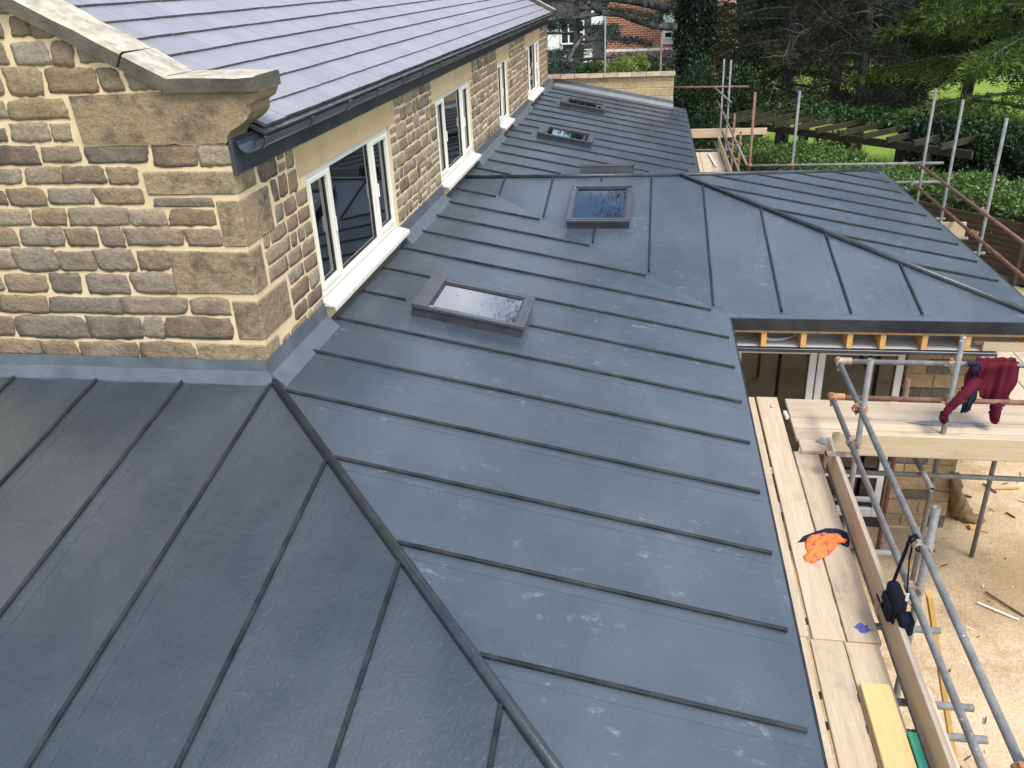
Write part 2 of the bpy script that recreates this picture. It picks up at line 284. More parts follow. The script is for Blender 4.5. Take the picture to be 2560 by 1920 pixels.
# ------------------------------------------------------------------ mesh helpers
WLOC = {}
class MB:
    def __init__(s): s.v = []; s.f = []; s.mi = []
    def add(s, v, f, mi=0):
        o = len(s.v); s.v += [tuple(map(float, p)) for p in v]; s.f += [tuple(i+o for i in q) for q in f]; s.mi += [mi]*len(f); return s
    def box(s, lo, hi, mi=0):
        x0, y0, z0 = lo; x1, y1, z1 = hi
        v = [(x0, y0, z0), (x1, y0, z0), (x1, y1, z0), (x0, y1, z0), (x0, y0, z1), (x1, y0, z1), (x1, y1, z1), (x0, y1, z1)]
        return s.add(v, [(0, 3, 2, 1), (4, 5, 6, 7), (0, 1, 5, 4), (1, 2, 6, 5), (2, 3, 7, 6), (3, 0, 4, 7)], mi)
    def bbox(s, lo, hi, b=.006, mi=0):       # box with chamfered edges
        bm = bmesh.new(); bmesh.ops.create_cube(bm, size=1)
        for v in bm.verts: v.co = Vector([lo[i]+(v.co[i]+.5)*(hi[i]-lo[i]) for i in range(3)])
        bmesh.ops.bevel(bm, geom=bm.edges[:], offset=b, segments=1, affect='EDGES')
        bm.verts.index_update(); v = [tuple(x.co) for x in bm.verts]; f = [tuple(q.index for q in p.verts) for p in bm.faces]; bm.free()
        return s.add(v, f, mi)
    def obox(s, c, ax, ay, az, sx, sy, sz, mi=0):
        c = np.array(c, float); A = [np.array(a, float) for a in (ax, ay, az)]; v = []
        for k in (-1, 1):
            for i, j in ((-1, -1), (1, -1), (1, 1), (-1, 1)): v.append(c + A[0]*i*sx/2 + A[1]*j*sy/2 + A[2]*k*sz/2)
        return s.add(v, [(0, 3, 2, 1), (4, 5, 6, 7), (0, 1, 5, 4), (1, 2, 6, 5), (2, 3, 7, 6), (3, 0, 4, 7)], mi)
    def bar(s, p, q, wd, ht, up=(0, 0, 1), mi=0):
        p = np.array(p, float); q = np.array(q, float); d = q-p; Ln = np.linalg.norm(d); d /= Ln
        sd = np.cross(d, up); sd /= np.linalg.norm(sd); u = np.cross(sd, d); return s.obox((p+q)/2, d, sd, u, Ln, wd, ht, mi)
    def prof(s, p, q, pts, up=(0, 0, 1), mi=0, cap=True):     # profile (side, up) swept from p to q
        p = np.array(p, float); q = np.array(q, float); d = (q-p)/np.linalg.norm(q-p)
        sd = np.cross(d, up); sd /= np.linalg.norm(sd); u = np.cross(sd, d); n = len(pts)
        v = [o + sd*a + u*b for o in (p, q) for a, b in pts]
        f = [(i, (i+1) % n, n+(i+1) % n, n+i) for i in range(n)]
        if cap: f += [tuple(range(n-1, -1, -1)), tuple(range(n, 2*n))]
        return s.add(v, f, mi)
    def tube(s, P, R, n=10, mi=0, cap=True, hollow=False):
        P = [np.array(p, float) for p in P]; m_ = len(P)
        if not hasattr(R, '__len__'): R = [R]*m_
        v = []; prev = None
        for i in range(m_):
            d = P[min(i+1, m_-1)]-P[max(i-1, 0)]; d = d/(np.linalg.norm(d)+1e-12)
            if prev is None:
                a = np.array([0, 0, 1.]) if abs(d[2]) < .9 else np.array([1., 0, 0])
            else: a = prev
            sd = a - d*(a@d); sd /= np.linalg.norm(sd)+1e-12; prev = sd; u = np.cross(d, sd)
            for k in range(n):
                t_ = 2*math.pi*k/n; v.append(P[i] + R[i]*(math.cos(t_)*sd+math.sin(t_)*u))
        f = [(i*n+k, i*n+(k+1) % n, (i+1)*n+(k+1) % n, (i+1)*n+k) for i in range(m_-1) for k in range(n)]
        if hollow:        # open pipe ends with a bore
            for e, sg in ((0, 1), (m_-1, -1)):
                d = P[1]-P[0] if e == 0 else P[-1]-P[-2]; d = d/np.linalg.norm(d); o = len(v); c = P[e]
                for k in range(n): v.append(c + (v[e*n+k]-c)*.82)
                for k in range(n): v.append(c + (v[e*n+k]-c)*.82 + sg*d*.06)
                for k in range(n):
                    k2 = (k+1) % n; f.append((e*n+k2, e*n+k, o+k, o+k2)); f.append((o+k2, o+k, o+n+k, o+n+k2))
                f.append(tuple(o+n+k for k in range(n)))
        elif cap: f += [tuple(range(n-1, -1, -1)), tuple((m_-1)*n+k for k in range(n))]
        return s.add(v, f, mi)
    def poly(s, pts, ext, mi=0):               # polygon extruded by vector
        n = len(pts); e = np.array(ext, float); v = [np.array(p, float) for p in pts]; v += [p+e for p in v[:n]]
        return s.add(v, [tuple(range(n)), tuple(range(2*n-1, n-1, -1))] + [(i, n+i, n+(i+1) % n, (i+1) % n) for i in range(n)], mi)
    def build(s, name, mat, parent=None, smooth=False, **tags):
        return mk(name, s.v, s.f, mat, parent, smooth, s.mi, **tags)
def place(o, wl, parent):
    WLOC[o.name] = Vector(wl)
    if parent is not None: o.parent = parent; o.location = Vector(wl) - WLOC[parent.name]
    else: o.location = wl
def tag(o, label=None, category=None, group=None, kind=None):
    for k, v in (('label', label), ('category', category), ('group', group), ('kind', kind)):
        if v: o[k] = v
    return o
def mk(name, v, f, mat, parent=None, smooth=False, mi=None, fixn=True, **tags):
    V = np.array(v, float); lo = V.min(0); hi = V.max(0); c = (lo+hi)/2; c[2] = lo[2]
    me = bpy.data.meshes.new(name); me.from_pydata((V-c).tolist(), [], f)
    mats = mat if isinstance(mat, (list, tuple)) else [mat]
    for x in mats: me.materials.append(MT[x])
    if mi is not None and len(mats) > 1: me.polygons.foreach_set('material_index', mi)
    if fixn:
        bm = bmesh.new(); bm.from_mesh(me); bmesh.ops.recalc_face_normals(bm, faces=bm.faces[:]); bm.to_mesh(me); bm.free()
    if smooth: me.polygons.foreach_set('use_smooth', [True]*len(me.polygons))
    me.update()
    o = bpy.data.objects.new(name, me); COL.objects.link(o); place(o, c, parent); return tag(o, **tags)
def empty(name, loc, **tags):
    o = bpy.data.objects.new(name, None); COL.objects.link(o); o.empty_display_size = .2; place(o, loc, None); return tag(o, **tags)
def inst(name, me, mw, parent=None, **tags):       # shared mesh data with its own matrix
    o = bpy.data.objects.new(name, me); COL.objects.link(o)
    q = mw.copy()
    WLOC[o.name] = q.translation.copy()
    if parent is not None: o.parent = parent; q.translation = q.translation - WLOC[parent.name]
    o.matrix_local = q; return tag(o, **tags)
def cards(name, V, F, tint, mat, parent=None, **tags):     # fast big foliage mesh from numpy (n*k verts, k per face)
    V = np.asarray(V, np.float32); n = len(V); k = F; c = np.array([V[:, 0].mean(), V[:, 1].mean(), V[:, 2].min()], np.float32)
    me = bpy.data.meshes.new(name); me.vertices.add(n); me.vertices.foreach_set('co', (V-c).ravel())
    nf = n//k; me.loops.add(n); me.loops.foreach_set('vertex_index', np.arange(n, dtype=np.int32))
    me.polygons.add(nf); me.polygons.foreach_set('loop_start', np.arange(0, n, k, dtype=np.int32)); me.polygons.foreach_set('loop_total', np.full(nf, k, np.int32))
    a = me.attributes.new('tint', 'FLOAT', 'POINT'); a.data.foreach_set('value', np.repeat(np.asarray(tint, np.float32), k))
    me.materials.append(MT[mat]); me.update(calc_edges=True)
    o = bpy.data.objects.new(name, me); COL.objects.link(o); place(o, Vector(map(float, c)), parent); return tag(o, **tags)

# ================================================================== THE PLACE
P_ = 0.20122; PA = 0.17679; E_ = 3.5175; ZE = -P_*E_; ZR = -0.0045; YR = 6.6711; XR = 3.0713
LC = (ZR-ZE)/P_; Y1 = YR-LC; Y2 = YR+LC; XE = XR+LC; YA = -E_*P_/PA; YF = 17.84
GZ = -3.45; LZ = -4.2
def zB(x): return -P_*x
def zA(y): return PA*y
def zC1(y): return ZR-P_*(YR-y)
def zC2(x): return ZR-P_*(x-XR)

# ------------------------------------------------------------------ ground
H0 = np.array([9.7, 12.6]); HD = np.array([.604, -.797]); HN = np.array([.797, .604])       # hedge line, direction, outward normal
def ground_grid():
    xs = np.concatenate([np.linspace(-220, -22, 10), np.linspace(-18, 40, 60), np.linspace(46, 220, 10)])
    ys = np.concatenate([np.linspace(-120, -14, 8), np.linspace(-10, 60, 71), np.linspace(66, 300, 12)])
    v = []; f = []
    for y in ys:
        for x in xs:
            d = (np.array([x, y])-H0)@HN; t_ = min(max((d+.3)/3., 0), 1); t_ = t_*t_*(3-2*t_)
            z = (GZ-.05)*(1-t_)+LZ*t_ + (.12*math.sin(x*.13)*math.cos(y*.11) if d > 4 else 0)*min(1, max(0, (d-4)/6))
            if y < -14 or x < -18: z = GZ-.05
            v.append((x, y, z))
    nx = len(xs)
    for j in range(len(ys)-1):
        for i in range(nx-1): f.append((j*nx+i, j*nx+i+1, (j+1)*nx+i+1, (j+1)*nx+i))
    mk('lawn', v, f, 'lawn', smooth=True, kind='structure')
ground_grid()
def sand():
    # sandy yard up to the fence line, gently uneven
    v = []; f = []; xs = np.linspace(-9, 13, 89); ys = np.linspace(-13, 22, 141); idx = {}
    for j, y in enumerate(ys):
        for i, x in enumerate(xs):
            if (np.array([x, y])-H0)@HN > .15: continue
            idx[i, j] = len(v); v.append((x, y, GZ + .018*math.sin(x*2.1+y*.7)*math.cos(y*1.7-x*.4) + rng.normal(0, .004)))
    for j in range(len(ys)-1):
        for i in range(len(xs)-1):
            q = [(i, j), (i+1, j), (i+1, j+1), (i, j+1)]
            if all(k in idx for k in q): f.append(tuple(idx[k] for k in q))
    mk('sandy_yard', v, f, 'sand', smooth=True, kind='structure')
sand()

# ------------------------------------------------------------------ stone helper
def stone(parent, O, U, V, N, w_, h_, proud=.012, mat='stone', back=.05, jit=.06, nu=7, nv=5, name='stone', rnd=.10):
    O, U, V, N = [np.array(a, float) for a in (O, U, V, N)]; m_ = min(w_, h_); vs = []; f = []
    cor = {(a, b): random.uniform(.01, .09)*m_ for a in (-1, 1) for b in (-1, 1)}; sk = random.uniform(-.07, .07)*h_; tp = random.uniform(-.05, .05)
    ph = [random.uniform(0, 6.28) for _ in range(4)]
    for j in range(nv+1):
        v = -1+2*j/nv
        for i in range(nu+1):
            u = -1+2*i/nu; bu, bv = abs(u) > .99, abs(v) > .99
            c = cor[(1 if u > 0 else -1, 1 if v > 0 else -1)]*(abs(u)*abs(v))**3
            x = u*(w_/2)*(1+tp*v)-math.copysign(c, u)+sk*v; y = v*h_/2-math.copysign(c*.8, v)
            if bu or bv: x += random.uniform(-jit, jit*.6)*m_*(1 if bu else .3); y += random.uniform(-jit, jit*.6)*m_*(1 if bv else .3)
            e = max(abs(u), abs(v)); d = proud*(1-e**14*.6)+proud*.7*(math.sin(u*3+ph[0]+v*2)*math.sin(v*3.4+ph[1])*.6+random.uniform(-.4, .4))*(1-e**6)
            vs.append(O+U*x+V*y+N*d)
    for j in range(nv):
        for i in range(nu): f.append((j*(nu+1)+i, j*(nu+1)+i+1, (j+1)*(nu+1)+i+1, (j+1)*(nu+1)+i))
    rim = [i for i in range(nu+1)]+[j*(nu+1)+nu for j in range(1, nv+1)]+[nv*(nu+1)+i for i in range(nu-1, -1, -1)]+[j*(nu+1) for j in range(nv-1, 0, -1)]
    o = len(vs); vs += [vs[k]-N*(back+proud*.1) for k in rim]; n = len(rim)
    for k in range(n): f.append((rim[k], rim[(k+1) % n], o+(k+1) % n, o+k))
    o_ = mk(name, vs, f, mat, parent, smooth=True); o_.data.polygons.foreach_set('use_smooth', [k < nu*nv for k in range(len(f))]); return o_
def stone_joined(mb, O, U, V, N, w_, h_, proud=.012, back=.03):
    O, U, V, N = [np.array(a, float) for a in (O, U, V, N)]; j = lambda: random.uniform(-.06, .06)
    vs = []
    for s_, d in ((1., -back), (1., proud*.3), (.82, proud)):
        for a, b in ((-1, -.6), (-.7, -1), (.7, -1), (1, -.6), (1, .6), (.7, 1), (-.7, 1), (-1, .6)): vs.append(O+U*(a+j())*s_*w_/2+V*(b+j())*s_*h_/2+N*d)
    f = [(r*8+i, r*8+(i+1) % 8, (r+1)*8+(i+1) % 8, (r+1)*8+i) for r in range(2) for i in range(8)] + [tuple(range(16, 24))]
    mb.add(vs, f)

# ------------------------------------------------------------------ stone house
house = empty('stone_house', (-3, 8, GZ), label='old stone house with grey tiled roof and cream windows rising behind the new roof', category='house')
LEN = 17.3; ZW = 1.50
WINS = [(1.14, 3.42, (1.69, 2.82), 1.0, 3.65), (5.45, 7.58, (5.97, 7.02), 5.29, 7.76), (10.0, 11.02, (10.5,), 9.9, 11.25), (13.62, 15.68, (14.15, 15.15), 13.4, 15.82)]
WZ0, WZ1 = .19, 1.235
def wall_with_openings():
    mb = MB(); ylist = [.0]
    for a, b, *_ in WINS: ylist += [a, b]
    ylist.append(LEN); T = .34
    for i in range(0, len(ylist), 2): mb.box((-T, ylist[i]+(.0), -1.2), (0, ylist[i+1], ZW+.1))
    for a, b, *_ in WINS:
        mb.box((-T, a, -1.2), (-.002, b, WZ0-.05)); mb.box((-T, a, WZ1), (-.002, b, ZW+.1))
    return mb.build('side_wall', 'mortar', house)
side_wall = wall_with_openings()
KR = .537      # main roof slope
def zroof(x): return 1.74 + KR*(.13-x)
RIDGE_X = -4.3
gb = MB(); gp = [(-8.6, 0, -1.2), (-.342, 0, -1.2), (0, 0, -1.2), (0, 0, 1.60), (-.20, 0, 1.9), (RIDGE_X, 0, zroof(RIDGE_X)-.07), (-8.6, 0, 1.7)]
gb.poly([gp[0], gp[2], gp[3], gp[4], gp[5], gp[6]], (0, -.001, 0))
# mortar face skin of the gable: a slab just in front of the side wall end
gable_wall = MB().poly([(-8.6, .34, -1.2), (-.345, .34, -1.2), (-.345, .34, zroof(-.345)+.004), (RIDGE_X, .34, zroof(RIDGE_X)+.004), (-8.6, .34, 1.7)], (0, -.34, 0)).poly([(-.345, .0, -1.2), (0.0, .0, -1.2), (0, .0, 1.62), (-.04, .0, 1.80), (-.04, .0, 1.985), (-.345, .0, 1.995)], (0, -.003, 0)).build('gable_wall', 'mortar', house)
# --- gable stones, traced course by course
def gx(px, py): return onY(px, py, 0.0)
S1 = .4069
RA = [  # zoom1 pixels: x0,x1,y0,y1
 (65,180,100,220),(190,330,130,230),(-60,20,135,235),(-20,60,25,85),(-60,40,265,400),(80,300,255,400),(320,455,250,405),(485,640,285,385),(40,265,415,585),(290,595,415,570),(610,745,420,560),(785,990,440,550),
 (-180,15,420,585),(-200,40,620,730),(50,410,605,730),(-150,40,790,870),(70,305,755,870),(320,440,760,865),(-20,235,895,1010),(260,495,900,995),(530,910,895,1000),(945,1210,890,1020),(1215,1425,885,1020),
 (-80,135,1035,1130),(160,380,1025,1130),(385,645,1020,1125),(665,850,1025,1130),(-180,40,1170,1260),(55,280,1155,1265),(300,575,1155,1255),(595,880,1155,1255),(950,1310,1215,1268),
 (-30,190,1285,1385),(205,410,1280,1385),(425,790,1275,1385),(795,1025,1285,1385),(1045,1325,1285,1385),(-120,105,1400,1510),(130,395,1400,1510),(410,600,1405,1510),(620,760,1395,1515),(775,1130,1400,1505),(1145,1365,1405,1510)]
RB = [(-140,90,550,670),(90,355,545,680),(355,590,560,680),(590,830,550,680),(850,1045,555,675),(-150,20,720,800),(40,290,700,810),(315,500,695,815),(535,795,700,820),(815,1080,690,815),
 (-10,295,830,935),(310,745,840,940),(750,1150,840,945),(1175,1415,845,950),(-130,90,955,1075),(105,535,955,1090),(545,875,960,1095),(885,1010,960,1090),(1020,1430,965,1095),
 (-20,255,1100,1195),(260,480,1110,1205),(500,850,1115,1215),(865,1200,1115,1225)]
QG = [(885,1450,1045,1205,0),(1345,1490,1225,1525,0),(1055,1560,555,830,1),(1440,1600,860,1110,1),(1210,1640,1125,1240,1)]
def rectG(r, oy):
    x0, x1, y0, y1 = [r[0]*S1, r[1]*S1, r[2]*S1+oy, r[3]*S1+oy]; ym = (y0+y1)/2; xm = (x0+x1)/2
    return gx(x0, ym)[0], gx(x1, ym)[0], gx(xm, y1)[2], gx(xm, y0)[2]
for R_, oy in ((RA, 0), (RB, 400)):
    for r in R_:
        a, b, c, d = rectG(r, oy)
        stone(gable_wall, ((a+b)/2, -.003, (c+d)/2), (1, 0, 0), (0, 0, 1), (0, -1, 0), (b-a)*1.02, (d-c)*1.05, random.uniform(.005, .012))
# quoins that turn the corner: one dressed block each
QL = [.30, .46, .20, .50, .22]
for r, ql in zip(QG, QL):
    a, b, c, d = rectG(r, 400 if r[4] else 0); b = .010
    mb = MB().bbox((a, -.012, c), (b, ql, d), .018); mb.build('quoin', 'quoin', gable_wall)
# kneeler and coping
kp = [(430, 590), (1000, 566), (1600, 552), (1580, 612), (1540, 640), (1545, 690), (1520, 735), (1470, 775), (1420, 805), (1402, 845), (1402, 876), (1000, 880), (520, 880)]
pts = [gx(x*S1, y*S1) for x, y in kp]
MB().poly([(p[0], -.018, p[2]) for p in pts], (0, .30, 0)).build('kneeler_stone', 'quoin', house)
def coping(x0, x1, z0, z1, thick=.10, name='coping_stone'):
    d = np.array([x1-x0, 0, z1-z0]); d /= np.linalg.norm(d); u = np.array([-d[2], 0, d[0]]); u = u if u[2] > 0 else -u
    bm = MB(); a = np.array([x0, -.055, z0]); b = np.array([x1, -.055, z1]); n = max(2, int(abs(x1-x0)/.12)); v = []; f = []
    for i in range(n+1):
        q = a+(b-a)*i/n
        for (yy, hh) in ((0, 0), (0, thick*.86), (.02, thick), (.36, thick*1.02), (.385, thick*.9), (.385, 0)):
            e = random.uniform(-.006, .006)
            v.append(q+u*(hh+(e if hh else 0))+np.array([0, yy+(e if 0 < i < n else 0), 0]))
    for i in range(n):
        for k in range(6): f.append((i*6+k, i*6+(k+1) % 6, (i+1)*6+(k+1) % 6, (i+1)*6+k))
    f += [tuple(range(6)), tuple(n*6+k for k in range(6))]
    bm.add(v, f).build(name, 'coping', house)
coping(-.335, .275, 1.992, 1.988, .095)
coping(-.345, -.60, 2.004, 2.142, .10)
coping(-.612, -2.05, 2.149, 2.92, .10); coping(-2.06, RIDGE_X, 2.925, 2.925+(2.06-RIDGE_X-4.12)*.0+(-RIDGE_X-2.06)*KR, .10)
# --- side wall stones
UY, UZ, NX = (0, 1, 0), (0, 0, 1), (1, 0, 0)
def courses():
    z = .06; out = []
    while z < ZW-.06:
        h = random.uniform(.115, .185); h = min(h, ZW-z)
        if ZW-(z+h) < .07: h = ZW-z
        out.append((z, z+h)); z += h
    return out
small = MB(); side_list = []
qs = []      # near-corner occupied intervals by z
for r, ql in zip(QG, QL):
    a, b, c, d = rectG(r, 400 if r[4] else 0); qs.append((c, d, ql))
# extra face blocks on the side wall next to the corner
segs = [(0.015, 1.14), (3.42, 5.45), (7.58, 10.0), (11.02, 13.62), (15.68, 17.29)]
for si, (s0, s1) in enumerate(segs):
    for (c0, c1) in courses():
        zm = (c0+c1)/2; a, b = s0, s1
        if zm > WZ1-.01:
            if si > 0: a = WINS[si-1][4]
            if si < 4: b = WINS[si][3]
        if si == 0:
            for qc, qd, ql in qs:
                if qc-.02 < zm < qd+.02: a = max(a, ql+.025)
        y = a+.012
        while y < b-.05:
            w_ = random.choice([.14, .18, .22, .26, .32, .40]); w_ *= random.uniform(.85, 1.15)
            if b-(y+w_) < .11: w_ = b-.012-y
            if w_ < .05: break
            two = (c1-c0) > .15 and random.random() < .18
            hs = [(c0, (c0+c1)/2-.006), ((c0+c1)/2+.006, c1)] if two else [(c0, c1)]
            for (h0, h1) in hs: side_list.append(((.0, y+w_/2, (h0+h1)/2+random.uniform(-.006, .006)), w_-.022, h1-h0-.020))
            y += w_
side_list.sort(key=lambda s: s[0][1])
for i, (O, w_, h_) in enumerate(side_list):
    if i < 270: stone(side_wall, O, UY, UZ, NX, w_, h_, random.uniform(.004, .009), nu=5, nv=4)
    else: stone_joined(small, O, UY, UZ, NX, w_, h_, random.uniform(.005, .012))
if small.v: small.build('far_stones', 'stone', side_wall, kind='stuff')
# lintels
for a, b, mu, l0, l1 in WINS:
    cut = [l0, l1] if l1-l0 < 2 else [l0, l0+(l1-l0)*.53, l1]
    for k in range(len(cut)-1): MB().bbox((-.12, cut[k]+.002, WZ1+.002), (.008, cut[k+1]-.002, ZW-.02), .004).build('lintel', 'lintel', house)
# --- windows
def window(parent, y0, y1, z0, z1, mull, xo, sill=True):
    fr = MB(); d0, d1 = xo-.075, xo; t_ = .055
    fr.bbox((d0, y0, z0), (d1, y0+t_, z1), .006).bbox((d0, y1-t_, z0), (d1, y1, z1), .006).bbox((d0, y0+t_, z1-t_), (d1-.001, y1-t_, z1), .006).bbox((d0, y0+t_, z0), (d1-.001, y1-t_, z0+t_+.01), .006)
    for m_ in mull: fr.bbox((d0, m_-.032, z0+t_), (d1-.003, m_+.032, z1-t_), .005)
    wo = fr.build('window', 'cream', parent)
    e = [y0+t_]; 
    for m_ in mull: e += [m_-.032, m_+.032]
    e.append(y1-t_)
    for k in range(0, len(e), 2):
        a, b = e[k]+.001, e[k+1]-.001; zz0, zz1 = z0+t_+.011, z1-t_-.001
        opens = (len(mull) == 2 and k != 2) or (len(mull) == 1 and k == 0)
        gs = .0
        if opens:
            s_ = MB(); q = .042; x0, x1 = d0+.02, d1+.012
            s_.bbox((x0, a, zz0), (x1, a+q, zz1), .006).bbox((x0, b-q, zz0), (x1, b, zz1), .006).bbox((x0, a+q, zz1-q), (x1-.001, b-q, zz1), .006).bbox((x0, a+q, zz0), (x1-.001, b-q, zz0+q), .006)
            so_ = s_.build('sash', 'cream', wo); gs = q
        gk = MB(); g = .008; gx0, gx1 = d0+.03, d0+.055
        gk.box((gx0, a+gs, zz0+gs), (gx1, a+gs+g, zz1-gs)).box((gx0, b-gs-g, zz0+gs), (gx1, b-gs, zz1-gs)).box((gx0, a+gs+g, zz1-gs-g), (gx1, b-gs-g, zz1-gs)).box((gx0, a+gs+g, zz0+gs), (gx1, b-gs-g, zz0+gs+g)).build('gasket', 'black', wo)
        MB().box((d0+.036, a+gs+g, zz0+gs+g), (d0+.042, b-gs-g, zz1-gs-g)).build('pane', 'glass', wo)
        if opens:
            hy = b-.02 if k == 0 else a+.02
            MB().bbox((d1+.012, hy-.012, z0+.45), (d1+.03, hy+.012, z0+.58), .004).build('handle', 'white', wo)
    if sill:
        pf = [(xo-.08, z0-.002), (xo+.03, z0-.012), (.112, z0-.040), (.112, z0-.078), (.100, z0-.078), (.097, z0-.052), (xo+.03, z0-.04), (xo-.08, z0-.04)]
        MB().poly([(x, y0-.03, z) for x, z in pf], (0, y1-y0+.05, 0)).build('sill', 'white', wo)
        for k in range(3):
            yy = y0+(y1-y0)*(k+.6)/3.2
            MB().tube([(.1125, yy, z0-.062), (.1145, yy, z0-.062)], .009, 8).build('screw_cap', 'clip', wo)
    return wo
for a, b, mu, l0, l1 in WINS:
    window(house, a+.004, b-.004, WZ0, WZ1-.002, mu, -.02)
    MB().box((-.42, a+.01, WZ0+.001), (-.10, b-.01, WZ0+.028)).build('window_board', 'white', house)
# inner room, so that panes look into a dark space
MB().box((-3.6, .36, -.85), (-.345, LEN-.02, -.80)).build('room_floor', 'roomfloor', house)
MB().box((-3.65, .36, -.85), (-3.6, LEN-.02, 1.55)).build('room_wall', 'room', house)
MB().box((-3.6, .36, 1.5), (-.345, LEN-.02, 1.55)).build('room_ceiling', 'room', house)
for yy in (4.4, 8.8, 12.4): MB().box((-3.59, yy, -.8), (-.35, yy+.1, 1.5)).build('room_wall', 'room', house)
MB().poly([(-8.6, LEN, -1.2), (0, LEN, -1.2), (0, LEN, 1.60), (RIDGE_X, LEN, zroof(RIDGE_X)-.1), (-8.6, LEN, 1.7)], (0, -.3, 0)).build('far_gable_wall', 'mortar', house) if False else MB().poly([(-8.6, LEN, -1.2), (-.345, LEN, -1.2), (-.345, LEN, 1.74), (RIDGE_X, LEN, zroof(RIDGE_X)-.1), (-8.6, LEN, 1.7)], (0, -.3, 0)).build('far_gable_wall', 'mortar', house)
# fascia + gutter
MB().bbox((.011, -.02, 1.475), (.038, LEN+.1, 1.70), .004).build('fascia_board', 'fascia', house)
def gutter():
    n = 10; R1, R2 = .068, .063; prof_ = [(R1*math.cos(math.pi+math.pi*i/n), R1*math.sin(math.pi+math.pi*i/n)) for i in range(n+1)]
    inn = [(R2*math.cos(math.pi+math.pi*i/n), R2*math.sin(math.pi+math.pi*i/n)) for i in range(n, -1, -1)]
    loop = [(-R1-.006, .006)]+prof_+[(R1+.006, .006)]+inn; gx_, gz_ = .130, 1.680
    mb = MB(); k = len(loop); segn = 12; v = []; f = []
    for s_ in range(segn+1):
        yy = .0+(LEN+.1)*s_/segn
        v += [(gx_+a, yy, gz_+b) for a, b in loop]
    for s_ in range(segn):
        for i in range(k): f.append((s_*k+i, s_*k+(i+1) % k, (s_+1)*k+(i+1) % k, (s_+1)*k+i))
    f += [tuple(range(k)), tuple(segn*k+i for i in range(k))]
    mb.add(v, f).build('gutter', 'gutter', house)
    for j in range(21):
        yy = .12+j*.83
        R3 = R1+.007; lp = [(R3*math.cos(math.pi+math.pi*i/n), R3*math.sin(math.pi+math.pi*i/n)) for i in range(n+1)] + [(R3+.004, .012), (R3-.012, .012)] + [((R1+.001)*math.cos(2*math.pi-math.pi*i/n), (R1+.001)*math.sin(2*math.pi-math.pi*i/n)) for i in range(n+1)]
        wd = .09 if j % 5 == 2 else .035
        MB().poly([(gx_+a, yy, gz_+b) for a, b in lp], (0, wd, 0)).build('gutter_bracket', 'gutter', house)
gutter()
# --- roof tiles: courses up the slope, lapped, 300 singly, the rest joined
nrm = np.array([KR, 0, 1]); nrm /= np.linalg.norm(nrm); sl_ = np.array([-1, 0, KR]); sl_ /= np.linalg.norm(sl_)
roof = MB().poly([(.12, .30, zroof(.12)-.075), (.12, LEN+.06, zroof(.12)-.075), (RIDGE_X, LEN+.06, zroof(RIDGE_X)-.075), (RIDGE_X, .30, zroof(RIDGE_X)-.075)], tuple(nrm*.02)).build('roof', 'tile_edge', house)
MB().poly([(RIDGE_X, .30, zroof(RIDGE_X)-.06), (RIDGE_X, LEN+.06, zroof(RIDGE_X)-.06), (-8.75, LEN+.06, 1.62), (-8.75, .30, 1.62)], (0, 0, .05)).build('rear_roof', 'tile', house)
GAUGE = .21*math.sqrt(1+KR*KR); TW = .332
tl = []
for c in range(21):
    x_low = .165-.21*c if c else .118
    if x_low-.21 < RIDGE_X: break
    off = (c % 2)*TW*.5 - random.uniform(0, .01); y = .33+off-TW
    while y < LEN+.02:
        a = max(y, .31); b = min(y+TW, LEN+.05)
        if b-a > .05: tl.append((x_low, a, b))
        y += TW
def tile_geo(x_low, a, b):
    p = np.array([x_low, 0, zroof(x_low)-.025+random.uniform(-.001, .0015)]); th = .022
    up_ = sl_*(GAUGE+.07) - nrm*.024; g = .0007; e = [random.uniform(-.004, .004) for _ in range(2)]
    v = []
    for k, hh in ((0, 0), (1, 0), (0, th), (1, th)):
        for yy, ee in ((a+g, e[0]), (b-g, e[1])): v.append(p + up_*k + nrm*hh - sl_*(ee if k == 0 else 0) + np.array([0, yy, 0]))
    f = [(0, 1, 3, 2), (4, 6, 7, 5), (0, 4, 5, 1), (1, 5, 7, 3), (3, 7, 6, 2), (2, 6, 4, 0)]
    return v, f, [1, 0, 1, 0, 0, 0]
tl.sort(key=lambda t_: (t_[1]+5.1)**2+(t_[0]-2.66)**2)
rest = MB(); cnt = 0
for (xl, a, b) in tl:
    v, f, mi = tile_geo(xl, a, b); P0 = np.mean(v, axis=0)-CAM; dz = P0@FW; vis = dz > 0 and abs((P0@RX)/dz) < .66 and (P0@UP)/dz < .52
    if vis and cnt < 300: mk('roof_tile', v, f, ['tile', 'tile_edge'], roof, mi=mi); cnt += 1
    else:
        o = len(rest.v); rest.v += [tuple(p) for p in v]; rest.f += [tuple(i+o for i in q) for q in f]; rest.mi += mi
rest.build('far_roof_tiles', ['tile', 'tile_edge'], roof, kind='stuff')
# far verge coping slab
MB().bar((.20, LEN+.16, zroof(.20)+.05), (RIDGE_X, LEN+.16, zroof(RIDGE_X)+.05), .30, .07).build('verge_slab', 'coping', house)

